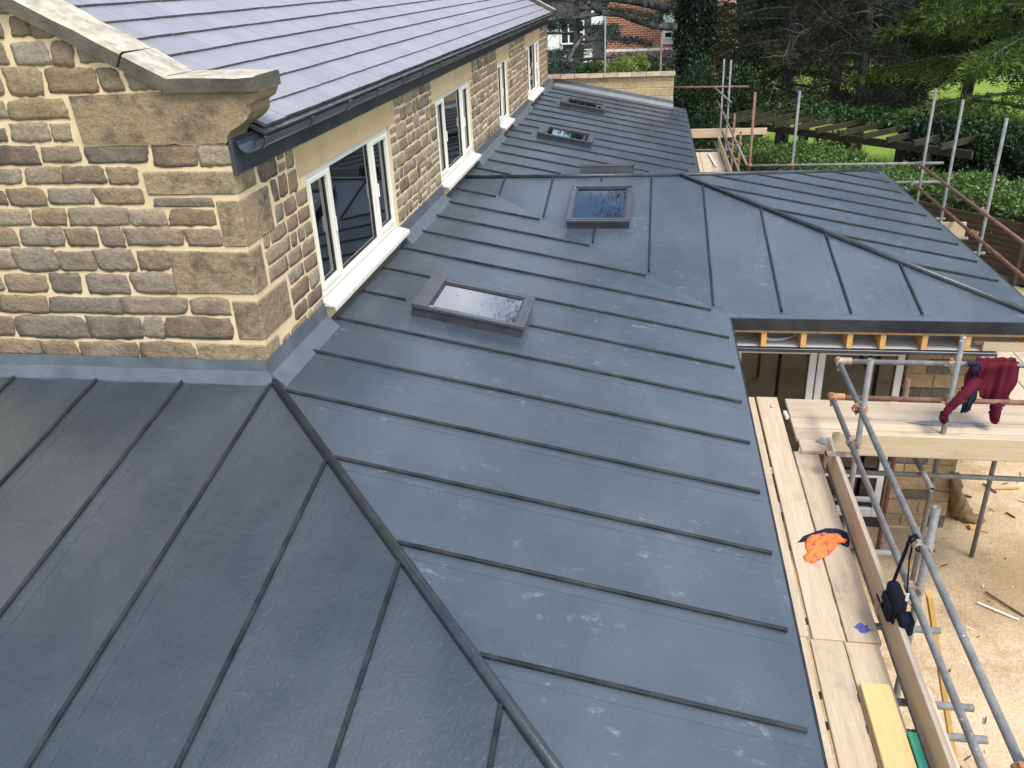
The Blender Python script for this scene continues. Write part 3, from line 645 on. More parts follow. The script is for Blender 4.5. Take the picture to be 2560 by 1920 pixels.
# ------------------------------------------------------------------ extension with the seamed grey roof
ext = empty('roof_extension', (3, 6, GZ), label='single storey extension with dark grey standing seam roof and hips', category='extension')
SKY = [(.595, 1.575, 1.615, 2.36), (.58, 1.56, 10.47, 11.31), (.59, 1.575, 14.50, 15.35)]        # x0 x1 y0 y1 on the long slope
SKC = (1.647, 2.417, 5.13, 6.224)
def slab(name, pts, zf, mat, holes=(), thick=.09, parent=None):
    bm = bmesh.new(); vs = [bm.verts.new((x, y, 0)) for x, y in pts]; bm.faces.new(vs)
    for (a, b, c, d) in holes:
        for co, no in (((a, 0, 0), (1, 0, 0)), ((b, 0, 0), (1, 0, 0)), ((0, c, 0), (0, 1, 0)), ((0, d, 0), (0, 1, 0))):
            bmesh.ops.bisect_plane(bm, geom=bm.verts[:]+bm.edges[:]+bm.faces[:], plane_co=co, plane_no=no)
        dl = [f for f in bm.faces if a < f.calc_center_median().x < b and c < f.calc_center_median().y < d]
        bmesh.ops.delete(bm, geom=dl, context='FACES')
    r = bmesh.ops.extrude_face_region(bm, geom=bm.faces[:]); dn = [v for v in r['geom'] if isinstance(v, bmesh.types.BMVert)]; dns = set(dn)
    for v in bm.verts: v.co.z = zf(v.co.x, v.co.y) - (thick if v in dns else 0)
    bm.verts.index_update(); V = [tuple(v.co) for v in bm.verts]; F = [tuple(q.index for q in f.verts) for f in bm.faces]; bm.free()
    return mk(name, V, F, mat, parent or ext)
mrg = .06
hl = [(a+mrg, b-mrg, c+mrg, d-mrg) for a, b, c, d in SKY]
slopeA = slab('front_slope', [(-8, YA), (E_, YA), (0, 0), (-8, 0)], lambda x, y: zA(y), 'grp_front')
slopeB = slab('long_slope', [(0, 0), (E_, YA), (E_, Y1), (.0225, YR), (0, YR)], lambda x, y: zB(x), 'grp', [hl[0]])
slopeB2 = slab('far_slope', [(0, YR), (.0225, YR), (E_, Y2), (E_, YF), (0, YF)], lambda x, y: zB(x), 'grp', hl[1:])
slopeC1 = slab('wing_near_slope', [(.0225, YR), (E_, Y1), (XE, Y1), (XR, YR)], lambda x, y: zC1(y), 'grp', [(SKC[0]+mrg, SKC[1]-mrg, SKC[2]+mrg, SKC[3]-mrg)])
slopeC2 = slab('wing_hip_slope', [(XR, YR), (XE, Y1), (XE, Y2)], lambda x, y: zC2(x), 'grp')
slopeC3 = slab('wing_back_slope', [(.0225, YR), (XR, YR), (XE, Y2), (E_, Y2)], lambda x, y: ZR-P_*(y-YR), 'grp', [(1.70, 2.33, 7.3, 8.2)])
SEAM = [(-.0125, -.004), (-.012, .019), (-.008, .024), (.008, .024), (.012, .019), (.0125, -.004)]
FL = [(-.095, -.002), (-.095, .0018), (-.017, .0035), (.017, .0035), (.095, .0018), (.095, -.002)]
def seam(par, p, q, flange=True):
    n = np.cross(np.array(q, float)-np.array(p, float), (0, 0, 1.)); 
    mb = MB().prof(p, q, SEAM, up=(0, 0, 1))
    mb.build('seam', 'grp_trim', par)
    if flange:
        d = np.array(q, float)-np.array(p, float); d /= np.linalg.norm(d); q2 = np.array(q)+d*.02
        MB().prof(p, q2, FL).build('seam_strip', 'grp_front' if par is slopeA else 'grp', par)
def clear_holes(y, x0, x1, holes):
    iv = [(x0, x1)]
    for a, b, c, d in holes:
        if c-.02 < y < d+.02:
            n_ = []
            for s_, e_ in iv:
                if s_ < a: n_.append((s_, a-.13))
                if e_ > b: n_.append((b+.03, e_))
            iv = n_
    return iv
for k in range(-5, 26):                       # seams down the long slope
    y = .545+.6815*k if k > 0 else .555+.672*k
    if k > 16: y = .545+.6815*16+(k-16)*.70
    if y > YF-.3 or y < YA+.4: continue
    x0 = .05; x1 = E_-.06
    if y < 0: x0 = -y*PA/P_+.04
    if y > Y1 and y < YR: x1 = min(x1, .0225+YR-y-.10)
    if y > YR and y < Y2: x1 = min(x1, y-YR-.10)
    if x1-x0 < .12: continue
    par = slopeB if y < YR else slopeB2
    for s_, e_ in clear_holes(y, x0, x1, SKY): seam(par, (s_, y, zB(s_)), (e_, y, zB(e_)), y < 3)
    # short stub beside near skylight like the photograph
for k in range(-9, 5):                         # seams down the front slope
    x = .012+.683*k
    y0 = -.03 if x <= .02 else -x*P_/PA-.045
    if y0 < YA+.2: continue
    seam(slopeA, (x, y0, zA(y0)), (x, YA+.06, zA(YA+.06)))
for y in (-1.42, -2.18):                       # overlaps between sheets on the front slope
    MB().poly([(-8, y, zA(y)-.001), (-y*PA/P_-.15, y, zA(y)-.001), (-y*PA/P_-.15, y-.05, zA(y-.05)-.001), (-8, y-.05, zA(y-.05)-.001)], (0, 0, .0020)).build('sheet_lap', 'grp_front', slopeA)
for k in range(8):                             # seams down the near slope of the wing
    x = 1.312+.682*k-.682*1
    ytop = YR-.05 if x < XR else YR-(x-XR)-.05; ybot = max(Y1+.11, YR-(x-.0225)+.06)
    if x > SKC[0] and x < SKC[1]:
        seam(slopeC1, (x, ytop, zC1(ytop)), (x, SKC[3]+.03, zC1(SKC[3]+.03)), False); ytop = SKC[2]-.03
    if ytop-ybot > .1: seam(slopeC1, (x, ytop, zC1(ytop)), (x, ybot, zC1(ybot)))
for k in range(9):                             # seams down the hip end
    y = 4.317+.687*k; x0 = XR+abs(y-YR)+.06
    if x0 < XE-.2: seam(slopeC2, (x0, y, zC2(x0)), (XE-.11, y, zC2(XE-.11)), False)
def roll(par, p, q, r=.036):
    p = np.array(p, float); q = np.array(q, float); n = 10
    pr = [(-r*1.12, -.012), (-r, .012)] + [(r*math.cos(math.pi-math.pi*i/n), .014+r*math.sin(math.pi-math.pi*i/n)) for i in range(1, n)] + [(r, .012), (r*1.12, -.012)]
    MB().prof(p, q, pr).build('hip_roll', 'roll', par, smooth=True)
roll(slopeB, (.01, -.01, .0), (E_, YA, ZE), .029)
roll(slopeC1, (.05, YR, ZR), (XR-.02, YR, ZR), .026)
roll(slopeC1, (XR, YR, ZR), (XE, Y1, ZE), .032); roll(slopeC2, (XR, YR, ZR), (XE, Y2, ZE), .028)
# --- lead flashings against the stone
fp = [(.012, .185), (.017, .188), (.030, .075), (.125, .004), (.125, -.012), (.012, -.012)]
def flash_side(y0, y1):
    n = max(2, int((y1-y0)/.35)); v = []; f = []
    for i in range(n+1):
        y = y0+(y1-y0)*i/n
        for (x, z) in fp: e = random.uniform(-.003, .003) if z > 0 else 0; v.append((x+e, y, z+e+zB(x)*(z < .05)))
    k = len(fp)
    for i in range(n):
        for j in range(k): f.append((i*k+j, i*k+(j+1) % k, (i+1)*k+(j+1) % k, (i+1)*k+j))
    f += [tuple(range(k)), tuple(n*k+j for j in range(k))]
    mk('lead_flashing', v, f, 'lead', ext)
for a, b in ((-.045, 1.10), (3.46, 5.41), (7.62, 9.96), (11.06, 13.58), (15.72, 17.6)): flash_side(a, b)
fg = [(-.014, .165), (-.019, .168), (-.030, .085), (-.040, .080), (-.075, -.002), (-.075, -.03), (-.014, -.03)]
v = []; f = []; xs_ = list(np.linspace(-8, .0, 30)) + [.028]
for x in xs_:
    for (y, z) in fg: e = random.uniform(-.003, .003); v.append((x, y+e, z+e+(.004*math.sin(x*3))))
k = len(fg)
for i in range(len(xs_)-1):
    for j in range(k): f.append((i*k+j, i*k+(j+1) % k, (i+1)*k+(j+1) % k, (i+1)*k+j))
f += [tuple(range(k)), tuple((len(xs_)-1)*k+j for j in range(k))]
mk('lead_flashing', v, f, 'lead', ext)
# --- skylights
def skylight(par, axis, x0, x1, y0, y1, zf, h=.105):
    # axis: unit down-slope direction in plan
    ax = np.array([*axis, 0.]); sdir = np.array([-ax[1], ax[0], 0.])
    c = np.array([(x0+x1)/2, (y0+y1)/2]); Ld = (x1-x0) if abs(ax[0]) > .5 else (y1-y0); Wd = (y1-y0) if abs(ax[0]) > .5 else (x1-x0)
    O = np.array([c[0], c[1], zf(c[0], c[1])]); A = np.array([ax[0], ax[1], -P_]); A /= np.linalg.norm(A); S_ = sdir; N_ = np.cross(A, S_); N_ = N_ if N_[2] > 0 else -N_
    Ln = Ld/A[:2].dot(ax[:2]) if True else Ld
    g = lambda a, s_, n_: O + A*a + S_*s_ + N_*n_
    def bx(mb, a0, a1, s0, s1, n0, n1): return mb.obox(g((a0+a1)/2, (s0+s1)/2, (n0+n1)/2), A, S_, N_, a1-a0, s1-s0, n1-n0)
    hl_, hw = Ln/2, Wd/2; root = MB()
    for a0, a1, s0, s1 in ((-hl_, hl_, -hw, -hw+.05), (-hl_, hl_, hw-.05, hw), (-hl_, -hl_+.05, -hw+.05, hw-.05), (hl_-.05, hl_, -hw+.05, hw-.05)): bx(root, a0, a1, s0, s1, -.02, h-.02)
    sk = root.build('skylight', 'aludark', par)
    fr = MB(); tp, bt, sd = .135, .075, .048
    bx(fr, -hl_-.012, -hl_+tp, -hw-.014, hw+.014, h-.018, h+.016)
    fr.build('top_cover', 'alu', sk)
    fr = MB(); bx(fr, hl_-bt, hl_+.012, -hw-.012, hw+.012, h-.020, h+.006); bx(fr, hl_-bt*.45, hl_-bt*.40, -hw-.012, hw+.012, h+.006, h+.010); fr.build('bottom_cover', 'alu', sk)
    for s0, s1 in ((-hw-.012, -hw+sd), (hw-sd, hw+.012)):
        fr = MB(); bx(fr, -hl_+tp+.002, hl_-bt-.002, s0, s1, h-.019, h+.004); fr.build('side_cover', 'alu', sk)
    fr = MB(); q = .020
    for a0, a1, s0, s1 in ((-hl_+tp+.001, hl_-bt-.001, -hw+sd, -hw+sd+q), (-hl_+tp+.001, hl_-bt-.001, hw-sd-q, hw-sd), (-hl_+tp+.001, -hl_+tp+q, -hw+sd+q, hw-sd-q), (hl_-bt-q, hl_-bt-.001, -hw+sd+q, hw-sd-q)): bx(fr, a0, a1, s0, s1, h-.03, h-.006)
    fr.build('sash', 'aludark', sk)
    gm = MB(); bx(gm, -hl_+tp+q+.001, hl_-bt-q-.001, -hw+sd+q+.001, hw-sd-q-.001, h-.022, h-.016); gm.build('pane', 'skyglass', sk)
    # plastered light shaft under it
    dp = 1.1; sh = MB()
    for a0, a1, s0, s1 in ((-hl_+.06, hl_-.06, -hw+.055, -hw+.075), (-hl_+.06, hl_-.06, hw-.075, hw-.055), (-hl_+.055, -hl_+.075, -hw+.08, hw-.08), (hl_-.075, hl_-.055, -hw+.08, hw-.08)): bx(sh, a0, a1, s0, s1, -dp, h-.035)
    sh.build('light_shaft', 'shaft', sk)
    fl = MB(); bx(fl, -hl_+.05, hl_-.05, -hw+.05, hw-.05, -dp-.03, -dp-.001); fl.build('shaft_floor', 'roomfloor', sk)
    ck = MB(); bx(ck, -hl_+tp+.01, -hl_+tp+.05, -hw+.01, -hw+.035, h+.004, h+.014); ck.build('label_tab', 'clip', sk)
    return sk
for a, b, c, d in SKY: skylight(slopeB if c < YR else slopeB2, (1, 0), a, b, c, d, lambda x, y: zB(x))
skylight(slopeC1, (0, -1), SKC[0], SKC[1], SKC[2], SKC[3], lambda x, y: zC1(y))
skylight(slopeC3, (0, 1), 1.64, 2.40, 7.24, 8.26, lambda x, y: ZR-P_*(y-YR), .155)
# --- eaves: drip edges and fascia of the wing
MB().box((E_-.004, YA, ZE-.15), (E_+.008, Y1-.0, ZE+.004)).build('eaves_trim', 'grp_trim', ext)
MB().box((E_-.004, Y2, ZE-.15), (E_+.008, YF, ZE+.004)).build('eaves_trim', 'grp_trim', ext)
MB().box((E_+.012, Y1-.022, ZE-.125), (XE+.02, Y1-.002, ZE+.001)).build('wing_fascia', 'cfascia', ext)
MB().box((XE+.002, Y1, ZE-.125), (XE+.018, Y2, ZE+.001)).build('wing_fascia', 'cfascia', ext)
MB().box((E_+.012, Y1+.0, ZE-.158), (XE-.01, Y1+.30, ZE-.128)).build('roof_deck_edge', 'osb', ext)
for px in (415, 690, 1010, 1240, 1530, 1830):       # open rafter ends under the wing
    x = onY(1760+px*.3617, 400+1240*.3617, Y1+.02)[0]
    MB().bbox((x-.030, Y1+.012, ZE-.325), (x+.024, Y1+1.2, ZE-.162), .003).build('rafter', 'orange', ext)
MB().bbox((6.0, Y1+.02, ZE-.325), (6.55, Y1+.06, ZE-.23), .003).build('eaves_board', 'toeX', ext)
MB().bbox((6.42, Y1+.01, ZE-.33), (6.47, Y1+1.2, ZE-.16), .003).build('rafter', 'orange', ext)
MB().box((E_+.02, Y1+.30, ZE-.335), (XE-.15, Y1+.34, ZE-.165)).build('insulation_board', 'room', ext)
MB().box((E_+.02, Y1+.05, ZE-.345), (6.0, Y1+.30, ZE-.330)).build('soffit_board', 'white', ext)
MB().bbox((E_+.015, Y1-.01, ZE-.372), (6.14, Y1+.06, ZE-.332), .004).build('soffit_trim', 'fascia', ext)
MB().bbox((3.85, Y1+.10, ZE-.30), (3.90, Y1+.16, ZE-.165), .006).build('rafter_block', 'osb', ext)
# loose cable coil lying on the soffit
cb = MB()
for k in range(5):
    r_ = .16+.012*k; P0 = []
    for i in range(22):
        a = math.pi*(1.0+1.05*i/21); P0.append((4.06+.03*k*.3+r_*math.cos(a)*1.0, Y1+.17+.07*math.cos(a)+.006*k, ZE-.318+.006*k+.055+.05*math.sin(a)*(1+.05*k)))
    cb.tube(P0, .0035, 5)
cb.build('cable_coil', 'cable', None, smooth=True, label='coil of pale grey cable tucked between rafter ends under the wing', category='cable')
# wing front: tall glazed doors and sandstone pier
YWN = Y1+.36
fz1 = ZE-.35; 
def door(x0, x1, name):
    fr = MB(); t_ = .075; z0 = GZ+.12; z1 = -1.16
    fr.bbox((x0, YWN, z0), (x0+t_, YWN+.07, z1), .006).bbox((x1-t_, YWN, z0), (x1, YWN+.07, z1), .006).bbox((x0+t_, YWN+.001, z1-.10), (x1-t_, YWN+.07, z1), .006).bbox((x0+t_, YWN+.001, z0), (x1-t_, YWN+.07, z0+.12), .006)
    d = fr.build(name, 'upvc', ext)
    g = MB(); zt = z1-.10
    for a, b, c, e in ((x0+t_, x0+t_+.012, z0+.12, zt), (x1-t_-.012, x1-t_, z0+.12, zt)): g.box((a, YWN+.025, c), (b, YWN+.05, e))
    g.box((x0+t_+.012, YWN+.025, zt-.012), (x1-t_-.012, YWN+.05, zt)); g.build('gasket', 'black', d)
    MB().box((x0+t_+.012, YWN+.034, z0+.12), (x1-t_-.012, YWN+.040, zt-.012)).build('pane', 'doorglass', d)
    MB().bbox((x0+t_, YWN-.02, z0+.55), (x1-t_, YWN-.001, z0+.63), .004).build('cross_rail', 'upvc', d)
    MB().bbox((x0+.01, YWN-.012, -2.30), (x0+.05, YWN-.001, -2.12), .003).build('handle', 'black', d)
door(3.63, 4.50, 'glazed_door'); door(4.515, 5.40, 'glazed_door')
MB().bbox((3.60, YWN-.03, -1.16), (5.42, YWN+.08, -1.08), .005).build('door_head', 'upvc', ext)
MB().box((3.55, YWN-.01, GZ-.05), (5.5, YWN+.2, GZ+.118)).build('door_step', 'black', ext)
pier = MB().box((5.43, YWN+.01, GZ-.1), (6.13, YWN+.42, -1.06)).build('pier', 'mortar', ext)
z = GZ+.02; row = 0
while z < -1.12:
    h = random.choice([.14, .17, .20]); h = min(h, -1.07-z)
    if h < .06: break
    cuts = [5.425, 5.425+random.uniform(.22, .45), 6.14] if row % 2 else [5.425, 5.425+random.uniform(.16, .24), 5.425+random.uniform(.42, .5), 6.14]
    for a, b in zip(cuts, cuts[1:]): MB().bbox((a+.004, YWN-.008+random.uniform(-.004, .004), z+.004), (b-.004, YWN+.2, z+h-.004), .007).build('stone', 'pierstone', pier)
    z += h; row += 1
MB().box((3.2, YWN+.10, GZ-.1), (3.62, YWN+.35, -.95)).build('wall', 'newstone', ext)
MB().box((E_-.45, YA+.5, GZ-.1), (E_-.15, Y1+.3, ZE-.16)).build('wall', 'newstone', ext)
MB().box((E_-.45, Y2, GZ-.1), (E_-.15, YF-.2, ZE-.16)).build('wall', 'newstone', ext)
MB().box((XE-.7, YWN+.45, GZ-.1), (XE-.4, Y2-.3, ZE-.14)).build('wall', 'newstone', ext)
MB().box((3.0, YWN+2.6, GZ-.1), (XE-.8, YWN+2.7, -1.0)).build('room_wall', 'darkroom', ext)
MB().box((3.0, YWN+.10, GZ-.02), (XE-.8, YWN+2.6, GZ+.05)).build('room_floor', 'darkroom', ext)
# --- sandstone parapet at the far end
YP = 17.75
par = empty('parapet_wall', (1.6, YP, -1.2), label='low buff sandstone parapet with weathered coping at far end of the roof', category='wall')
pw = MB().box((-.1, YP, -1.4), (3.17, YP+.3, .135)).build('wall_core', 'mortar', par)
zrow = [-.72, -.55, -.36, -.16, .0, .13]
for i in range(5):
    x = random.uniform(-.1, .1)
    while x < 3.16:
        w_ = random.choice([.26, .34, .42, .5]); x1 = min(x+w_, 3.18)
        if x1-x > .06: MB().bbox((max(x, -.05)+.005, YP-.012+random.uniform(-.004, .004), zrow[i]+.005), (x1-.005, YP+.1, zrow[i+1]-.005), .008).build('stone', 'newstone', pw)
        x = x1
for i in range(9):
    x0 = -.08+i*.366; n = 8
    prf = [(-.10+.50*j/n, .138+.085*math.sin(math.pi*j/n)**.6) for j in range(n+1)]
    MB().poly([(x0+.006, YP+a-.0, b+random.uniform(-.004, .004)) for a, b in prf], (.354, 0, random.uniform(-.004, .006))).build('coping_stone', 'parcoping', par)
pf = [(0, .16), (-.006, .165), (-.02, .08), (-.085, .0), (-.085, -.02), (0, -.02)]
v = []; f = []; xs_ = np.linspace(.12, 3.19, 12)
for x in xs_:
    for (y, z) in pf: v.append((x, YP-.014+y, zB(x)+z))
for i in range(11):
    for j in range(6): f.append((i*6+j, i*6+(j+1) % 6, (i+1)*6+(j+1) % 6, (i+1)*6+j))
f += [tuple(range(6)), tuple(66+j for j in range(6))]
mk('lead_flashing', v, f, 'lead', ext)

# ------------------------------------------------------------------ scaffolding
TR = .0242
def coupler_mesh(name, mat):
    mb = MB()
    for ax, c in (((0, 1, 0), (0, 0, 0)), ((0, 0, 1), (.058, 0, 0))):
        n = 12; a = np.array(ax, float); u = np.cross(a, (1, 0, 0)); c = np.array(c, float)
        vs = []
        for hh in (-.024, .024):
            for r_ in (.0262, .034):
                for i in range(n): t_ = 2*math.pi*i/n; vs.append(c+a*hh+r_*(math.cos(t_)*np.array([1., 0, 0])+math.sin(t_)*u))
        f = []
        for i in range(n):
            j = (i+1) % n; f += [(n+i, n+j, 3*n+j, 3*n+i), (i, j, n+j, n+i), (2*n+i, 3*n+i, 3*n+j, 2*n+j)]
        mb.add(vs, f)
    mb.tube([(-.01, 0, .042), (.005, .0, -.055)], .007, 6); mb.tube([(.058, .044, 0), (.058, -.075, .01)], .007, 6)
    mb.box((-.014, -.014, .030), (.014, .014, .05)); mb.box((.044, .03, -.014), (.072, .05, .014)); mb.box((.02, -.02, -.02), (.04, .02, .02))
    me = bpy.data.meshes.new(name); me.from_pydata(mb.v, [], mb.f); me.materials.append(MT[mat]); me.update(); return me
CM = coupler_mesh('coupler', 'clip'); CMR = coupler_mesh('coupler_rusty', 'cliprust')
def coupler(par, p, rz=0., rust=False):
    return inst('coupler', CMR if rust else CM, Matrix.Translation(Vector(map(float, p))) @ Matrix.Rotation(rz, 4, 'Z') @ Matrix.Rotation(random.uniform(-.15, .15), 4, 'X'), par)
def pipe(par, name, p, q, mat='galv'): return MB().tube([p, q], TR, 14, hollow=True).build(name, mat, par, smooth=False)
def smoothpipe(o):
    for p in o.data.polygons: p.use_smooth = len(p.vertices) == 4
    return o
def T(par, name, p, q, mat='galv'): return smoothpipe(pipe(par, name, p, q, mat))
ZP = -1.5; ZU = -.83; ZM = -1.16
s1 = empty('scaffold', (4.45, 0, GZ), label='scaffold of grey tubes along the near roof edge and across the wing', category='scaffold')
T(s1, 'guard_rail', (4.415, -4.6, ZU), (4.455, 2.42, ZU+.01)); T(s1, 'mid_rail', (4.405, -4.6, ZM), (4.415, 2.28, ZM+.01))
T(s1, 'guard_rail', (4.43, 2.375, ZU+.02), (7.2, 2.375, ZU+.02)); T(s1, 'mid_rail', (4.42, 2.28, ZM+.02), (7.2, 2.285, ZM+.02), 'rust')
T(s1, 'standard', (4.475, 1.45, GZ), (4.475, 1.45, -.37)); T(s1, 'standard', (4.475, -.44, GZ), (4.475, -.44, -.52)); T(s1, 'standard', (4.475, -2.12, GZ), (4.475, -2.12, -.36), 'rust')
T(s1, 'standard', (5.43, 2.225, GZ), (5.43, 2.225, -.47)); T(s1, 'standard', (7.0, 2.225, GZ), (7.0, 2.225, -.47))
T(s1, 'standard', (5.30, 3.02, GZ), (5.30, 3.02, -1.28), 'rust'); T(s1, 'standard', (6.30, 3.05, GZ), (6.30, 3.05, -1.7), 'galv')
T(s1, 'ledger', (4.335, -4.6, ZP-.075), (4.335, 2.2, ZP-.075)); T(s1, 'ledger', (4.30, 1.93, ZP-.24), (7.3, 1.93, ZP-.24)); T(s1, 'ledger', (3.6, -4.6, ZP-.14), (3.6, 2.9, ZP-.14))
for y in (.55, -.30, -.98, -1.22, -2.1, 1.3): T(s1, 'transom', (3.45, y, ZP-.125 if y > -.9 else ZP-.125), (4.72 if y not in (.55, 1.3) else 4.66, y, ZP-.125))
T(s1, 'transom', (5.20, 1.60, ZP-.185), (5.20, 3.0, ZP-.185)); T(s1, 'transom', (6.18, 1.60, ZP-.185), (6.18, 3.0, ZP-.185))
for p, rz, ru in (((4.42, 1.45, ZU), 0, 1), ((4.415, 1.45, ZM), 0, 0), ((4.415, -.44, ZU), 0, 0), ((4.415, -2.12, ZU), 0, 1), ((4.415, -2.12, ZM), 0, 1), ((4.415, -.44, ZM), 0, 0)): coupler(s1, p, rz, ru)
for p, rz, ru in (((5.43, 2.375, ZU+.02), -math.pi/2, 0), ((5.43, 2.285, ZM+.02), -math.pi/2, 1), ((7.0, 2.375, ZU+.02), -math.pi/2, 0)): coupler(s1, p, rz, ru)
def elbow(par, p, mat): # right-angle sleeve where two rails meet
    MB().tube([(p[0], p[1]-.06, p[2]), (p[0], p[1]+.05, p[2])], .034, 12).tube([(p[0]-.0, p[1], p[2]+.012), (p[0]+.11, p[1], p[2]+.012)], .033, 12).tube([(p[0], p[1], p[2]-.09), (p[0], p[1], p[2]-.02)], .012, 6).build('corner_coupler', mat, par)
elbow(s1, (4.452, 2.375, ZU+.012), 'clip'); elbow(s1, (4.414, 2.285, ZM+.012), 'cliprust')
for p in ((4.405, -.44, -1.285), (4.40, 1.45, -1.30)):      # board clips that hold the toe board
    MB().box((p[0]-.175, p[1]-.04, p[2]-.10), (p[0]-.166, p[1]+.04, p[2]+.03)).box((p[0]-.175, p[1]-.04, p[2]+.022), (p[0]+.05, p[1]+.04, p[2]+.03)).tube([(p[0]+.07, p[1], p[2]-.02), (p[0]+.07, p[1], p[2]+.03)], .035, 12).build('board_clip', 'clip', s1)
s2 = empty('scaffold', (7.5, 9, GZ), label='scaffold of grey and rusty tubes round the far corner of the wing, by the hedge', category='scaffold')
T(s2, 'guard_rail', (4.45, 11.13, -.80), (7.86, 11.13, -.79)); T(s2, 'mid_rail', (6.7, 11.10, -1.13), (7.86, 11.10, -1.12)); T(s2, 'guard_rail', (7.44, 11.2, -.80), (7.40, 3.0, -.80), 'rust'); T(s2, 'mid_rail', (7.37, 10.9, -1.13), (7.33, 3.0, -1.13), 'rust')
for x, y, mt in ((7.5, 11.05, 'galv'), (7.5, 9.64, 'galv'), (7.5, 7.8, 'galv'), (5.25, 11.2, 'galv'), (4.49, 11.2, 'rust'), (7.5, 5.2, 'galv')):
    if (x, y) == (7.5, 5.2): continue
    T(s2, 'standard', (x, y, GZ), (x+random.uniform(-.01, .01), y, .50), mt)
elbow(s2, (7.43, 11.13, -.80), 'galv'); elbow(s2, (7.36, 11.05, -1.13), 'galv')
for p, ru in (((7.435, 7.8, -.80), 0), ((7.36, 7.8, -1.13), 1), ((5.25, 11.14, -.8), 1), ((4.49, 11.14, -.8), 1)): coupler(s2, p, 0 if p[0] > 7 else math.pi/2, ru)
T(s2, 'ledger', (7.2, 3.0, -1.62), (7.2, 11.3, -1.62))
for y in (8.2, 9.0, 10.2): T(s2, 'transom', (6.3, y, -1.56), (7.75, y, -1.56))
T(s2, 'post_stub', (7.0, 9.75, -1.6), (7.0, 9.75, -1.14)); T(s2, 'post_stub', (7.0, 8.7, -1.7), (7.0, 8.7, -1.22)); T(s2, 'post_stub', (6.9, 9.9, -1.6), (6.9, 9.9, -1.14))
s3 = empty('scaffold', (4.4, 15, GZ), label='scaffold of thin grey and rusty tubes beyond the wing, below the ivy trunk', category='scaffold')
T(s3, 'guard_rail', (4.45, 11.2, -.83), (4.44, 17.0, -.80)); T(s3, 'guard_rail', (4.44, 16.9, -.78), (4.42, 19.6, -.76), 'rust'); T(s3, 'mid_rail', (4.40, 11.4, -1.12), (4.38, 16.6, -1.10))
T(s3, 'standard', (4.5, 18.7, GZ), (4.5, 19.1, .36)); T(s3, 'standard', (4.5, 16.75, GZ), (4.5, 16.95, .53)); T(s3, 'standard', (4.5, 15.03, GZ), (4.5, 15.03, -.43), 'rust'); T(s3, 'standard', (4.5, 13.4, GZ), (4.5, 13.4, -.55), 'rust')
T(s3, 'cross_rail', (2.9, 18.3, -.22), (5.1, 18.3, -.25), 'rust'); T(s3, 'brace', (4.22, 18.3, -.24), (4.55, 16.7, -.42)); T(s3, 'ledger', (4.3, 11.3, -1.58), (4.3, 18, -1.58)); T(s3, 'transom', (3.5, 16.9, -1.58), (4.7, 16.9, -1.58)); T(s3, 'transom', (3.5, 13.5, -1.58), (4.7, 13.5, -1.58))
for p, ru in (((4.45, 16.85, -.8), 0), ((4.45, 15.03, -.8), 1), ((4.45, 13.4, -.8), 1), ((4.40, 15.03, -1.1), 1), ((4.4, 13.4, -1.12), 1)): coupler(s3, p, 0, ru)
s4 = T(None, 'scaffold_pole', (1.385, 18.6, GZ), (1.385, 18.6, 1.48)); tag(s4, 'thin grey scaffold pole standing behind the parapet, in front of the cedar', 'pole')
s5 = T(None, 'scaffold_pole', (2.84, 18.6, GZ), (2.84, 18.6, 1.09), 'rust'); tag(s5, 'thin rusty scaffold pole standing behind the parapet, by the brick house', 'pole')

def board(lo, hi, mat, label, name='scaffold_board', cat='board', bands=None, group=None):
    o = MB().bbox(lo, hi, .004).build(name, mat, None, label=label, category=cat, group=group)
    return o
Tn = .038
board((3.572, -.585, ZP-Tn), (3.797, 2.95, ZP), 'boardY', 'scaffold board tucked nearest the grey roof edge, upper end under the wing')
board((3.565, -4.4, ZP-Tn), (3.775, -.595, ZP+.002), 'boardY', 'narrow strip of scaffold board along the roof edge at bottom of picture')
board((3.818, -.60, ZP-Tn), (4.026, 2.96, ZP), 'boardY', 'middle scaffold board running beside the roof up to the wing')
board((3.80, -4.4, ZP-Tn), (4.005, -.606, ZP-.003), 'boardY', 'stained middle scaffold board at bottom of picture, with a knot')
board((4.04, -.60, ZP-Tn), (4.255, 1.86, ZP), 'boardY', 'outer scaffold board with the orange shirt and blue paint spot on it')
board((4.02, -4.4, ZP-Tn), (4.235, -.608, ZP-.006), 'boardY', 'outer scaffold board under the yellow plank at bottom of picture')
tag(MB().tube([(4.163, -.475, ZP+.0), (4.163, -.475, ZP+.012)], [.016, .010], 10).build('bolt_head', 'galv'), 'shiny bolt head in the blue paint spot on the outer board', 'bolt')
# blue spray mark: thin paint film on the board
bp = [(4.163+(.042+random.uniform(-.014, .016))*math.cos(a), -.475+(.042+random.uniform(-.014, .016))*math.sin(a), ZP+.0012) for a in np.linspace(0, 6.28, 18)[:-1]]
MT['bluepaint'] = simple('blue_spray', (.03, .05, .42), .6, .3, 40, 0)
tag(MB().poly(bp, (0, 0, .0008)).build('paint_spot', 'bluepaint'), 'blue spray paint spot round the bolt on the outer board', 'paint')
ZC = ZP+.042
for i, (a, b, lab) in enumerate(((1.815, 2.03, 'front scaffold board across the wing, its cut end beside the toe board'), (2.035, 2.245, 'second scaffold board across the wing, behind the front one'), (2.25, 2.46, 'third scaffold board across the wing, with a grey paint smear'), (2.465, 2.66, 'fourth scaffold board across the wing, second from the glazed doors'), (2.665, 2.86, 'rearmost scaffold board across the wing, against the glazed doors'))):
    zj = random.uniform(-.004, .003); board((4.085+random.uniform(-.012, .012)+(.0 if i else .01), a, ZC-Tn), (7.05, b-.005, ZC+zj), 'boardX', lab)
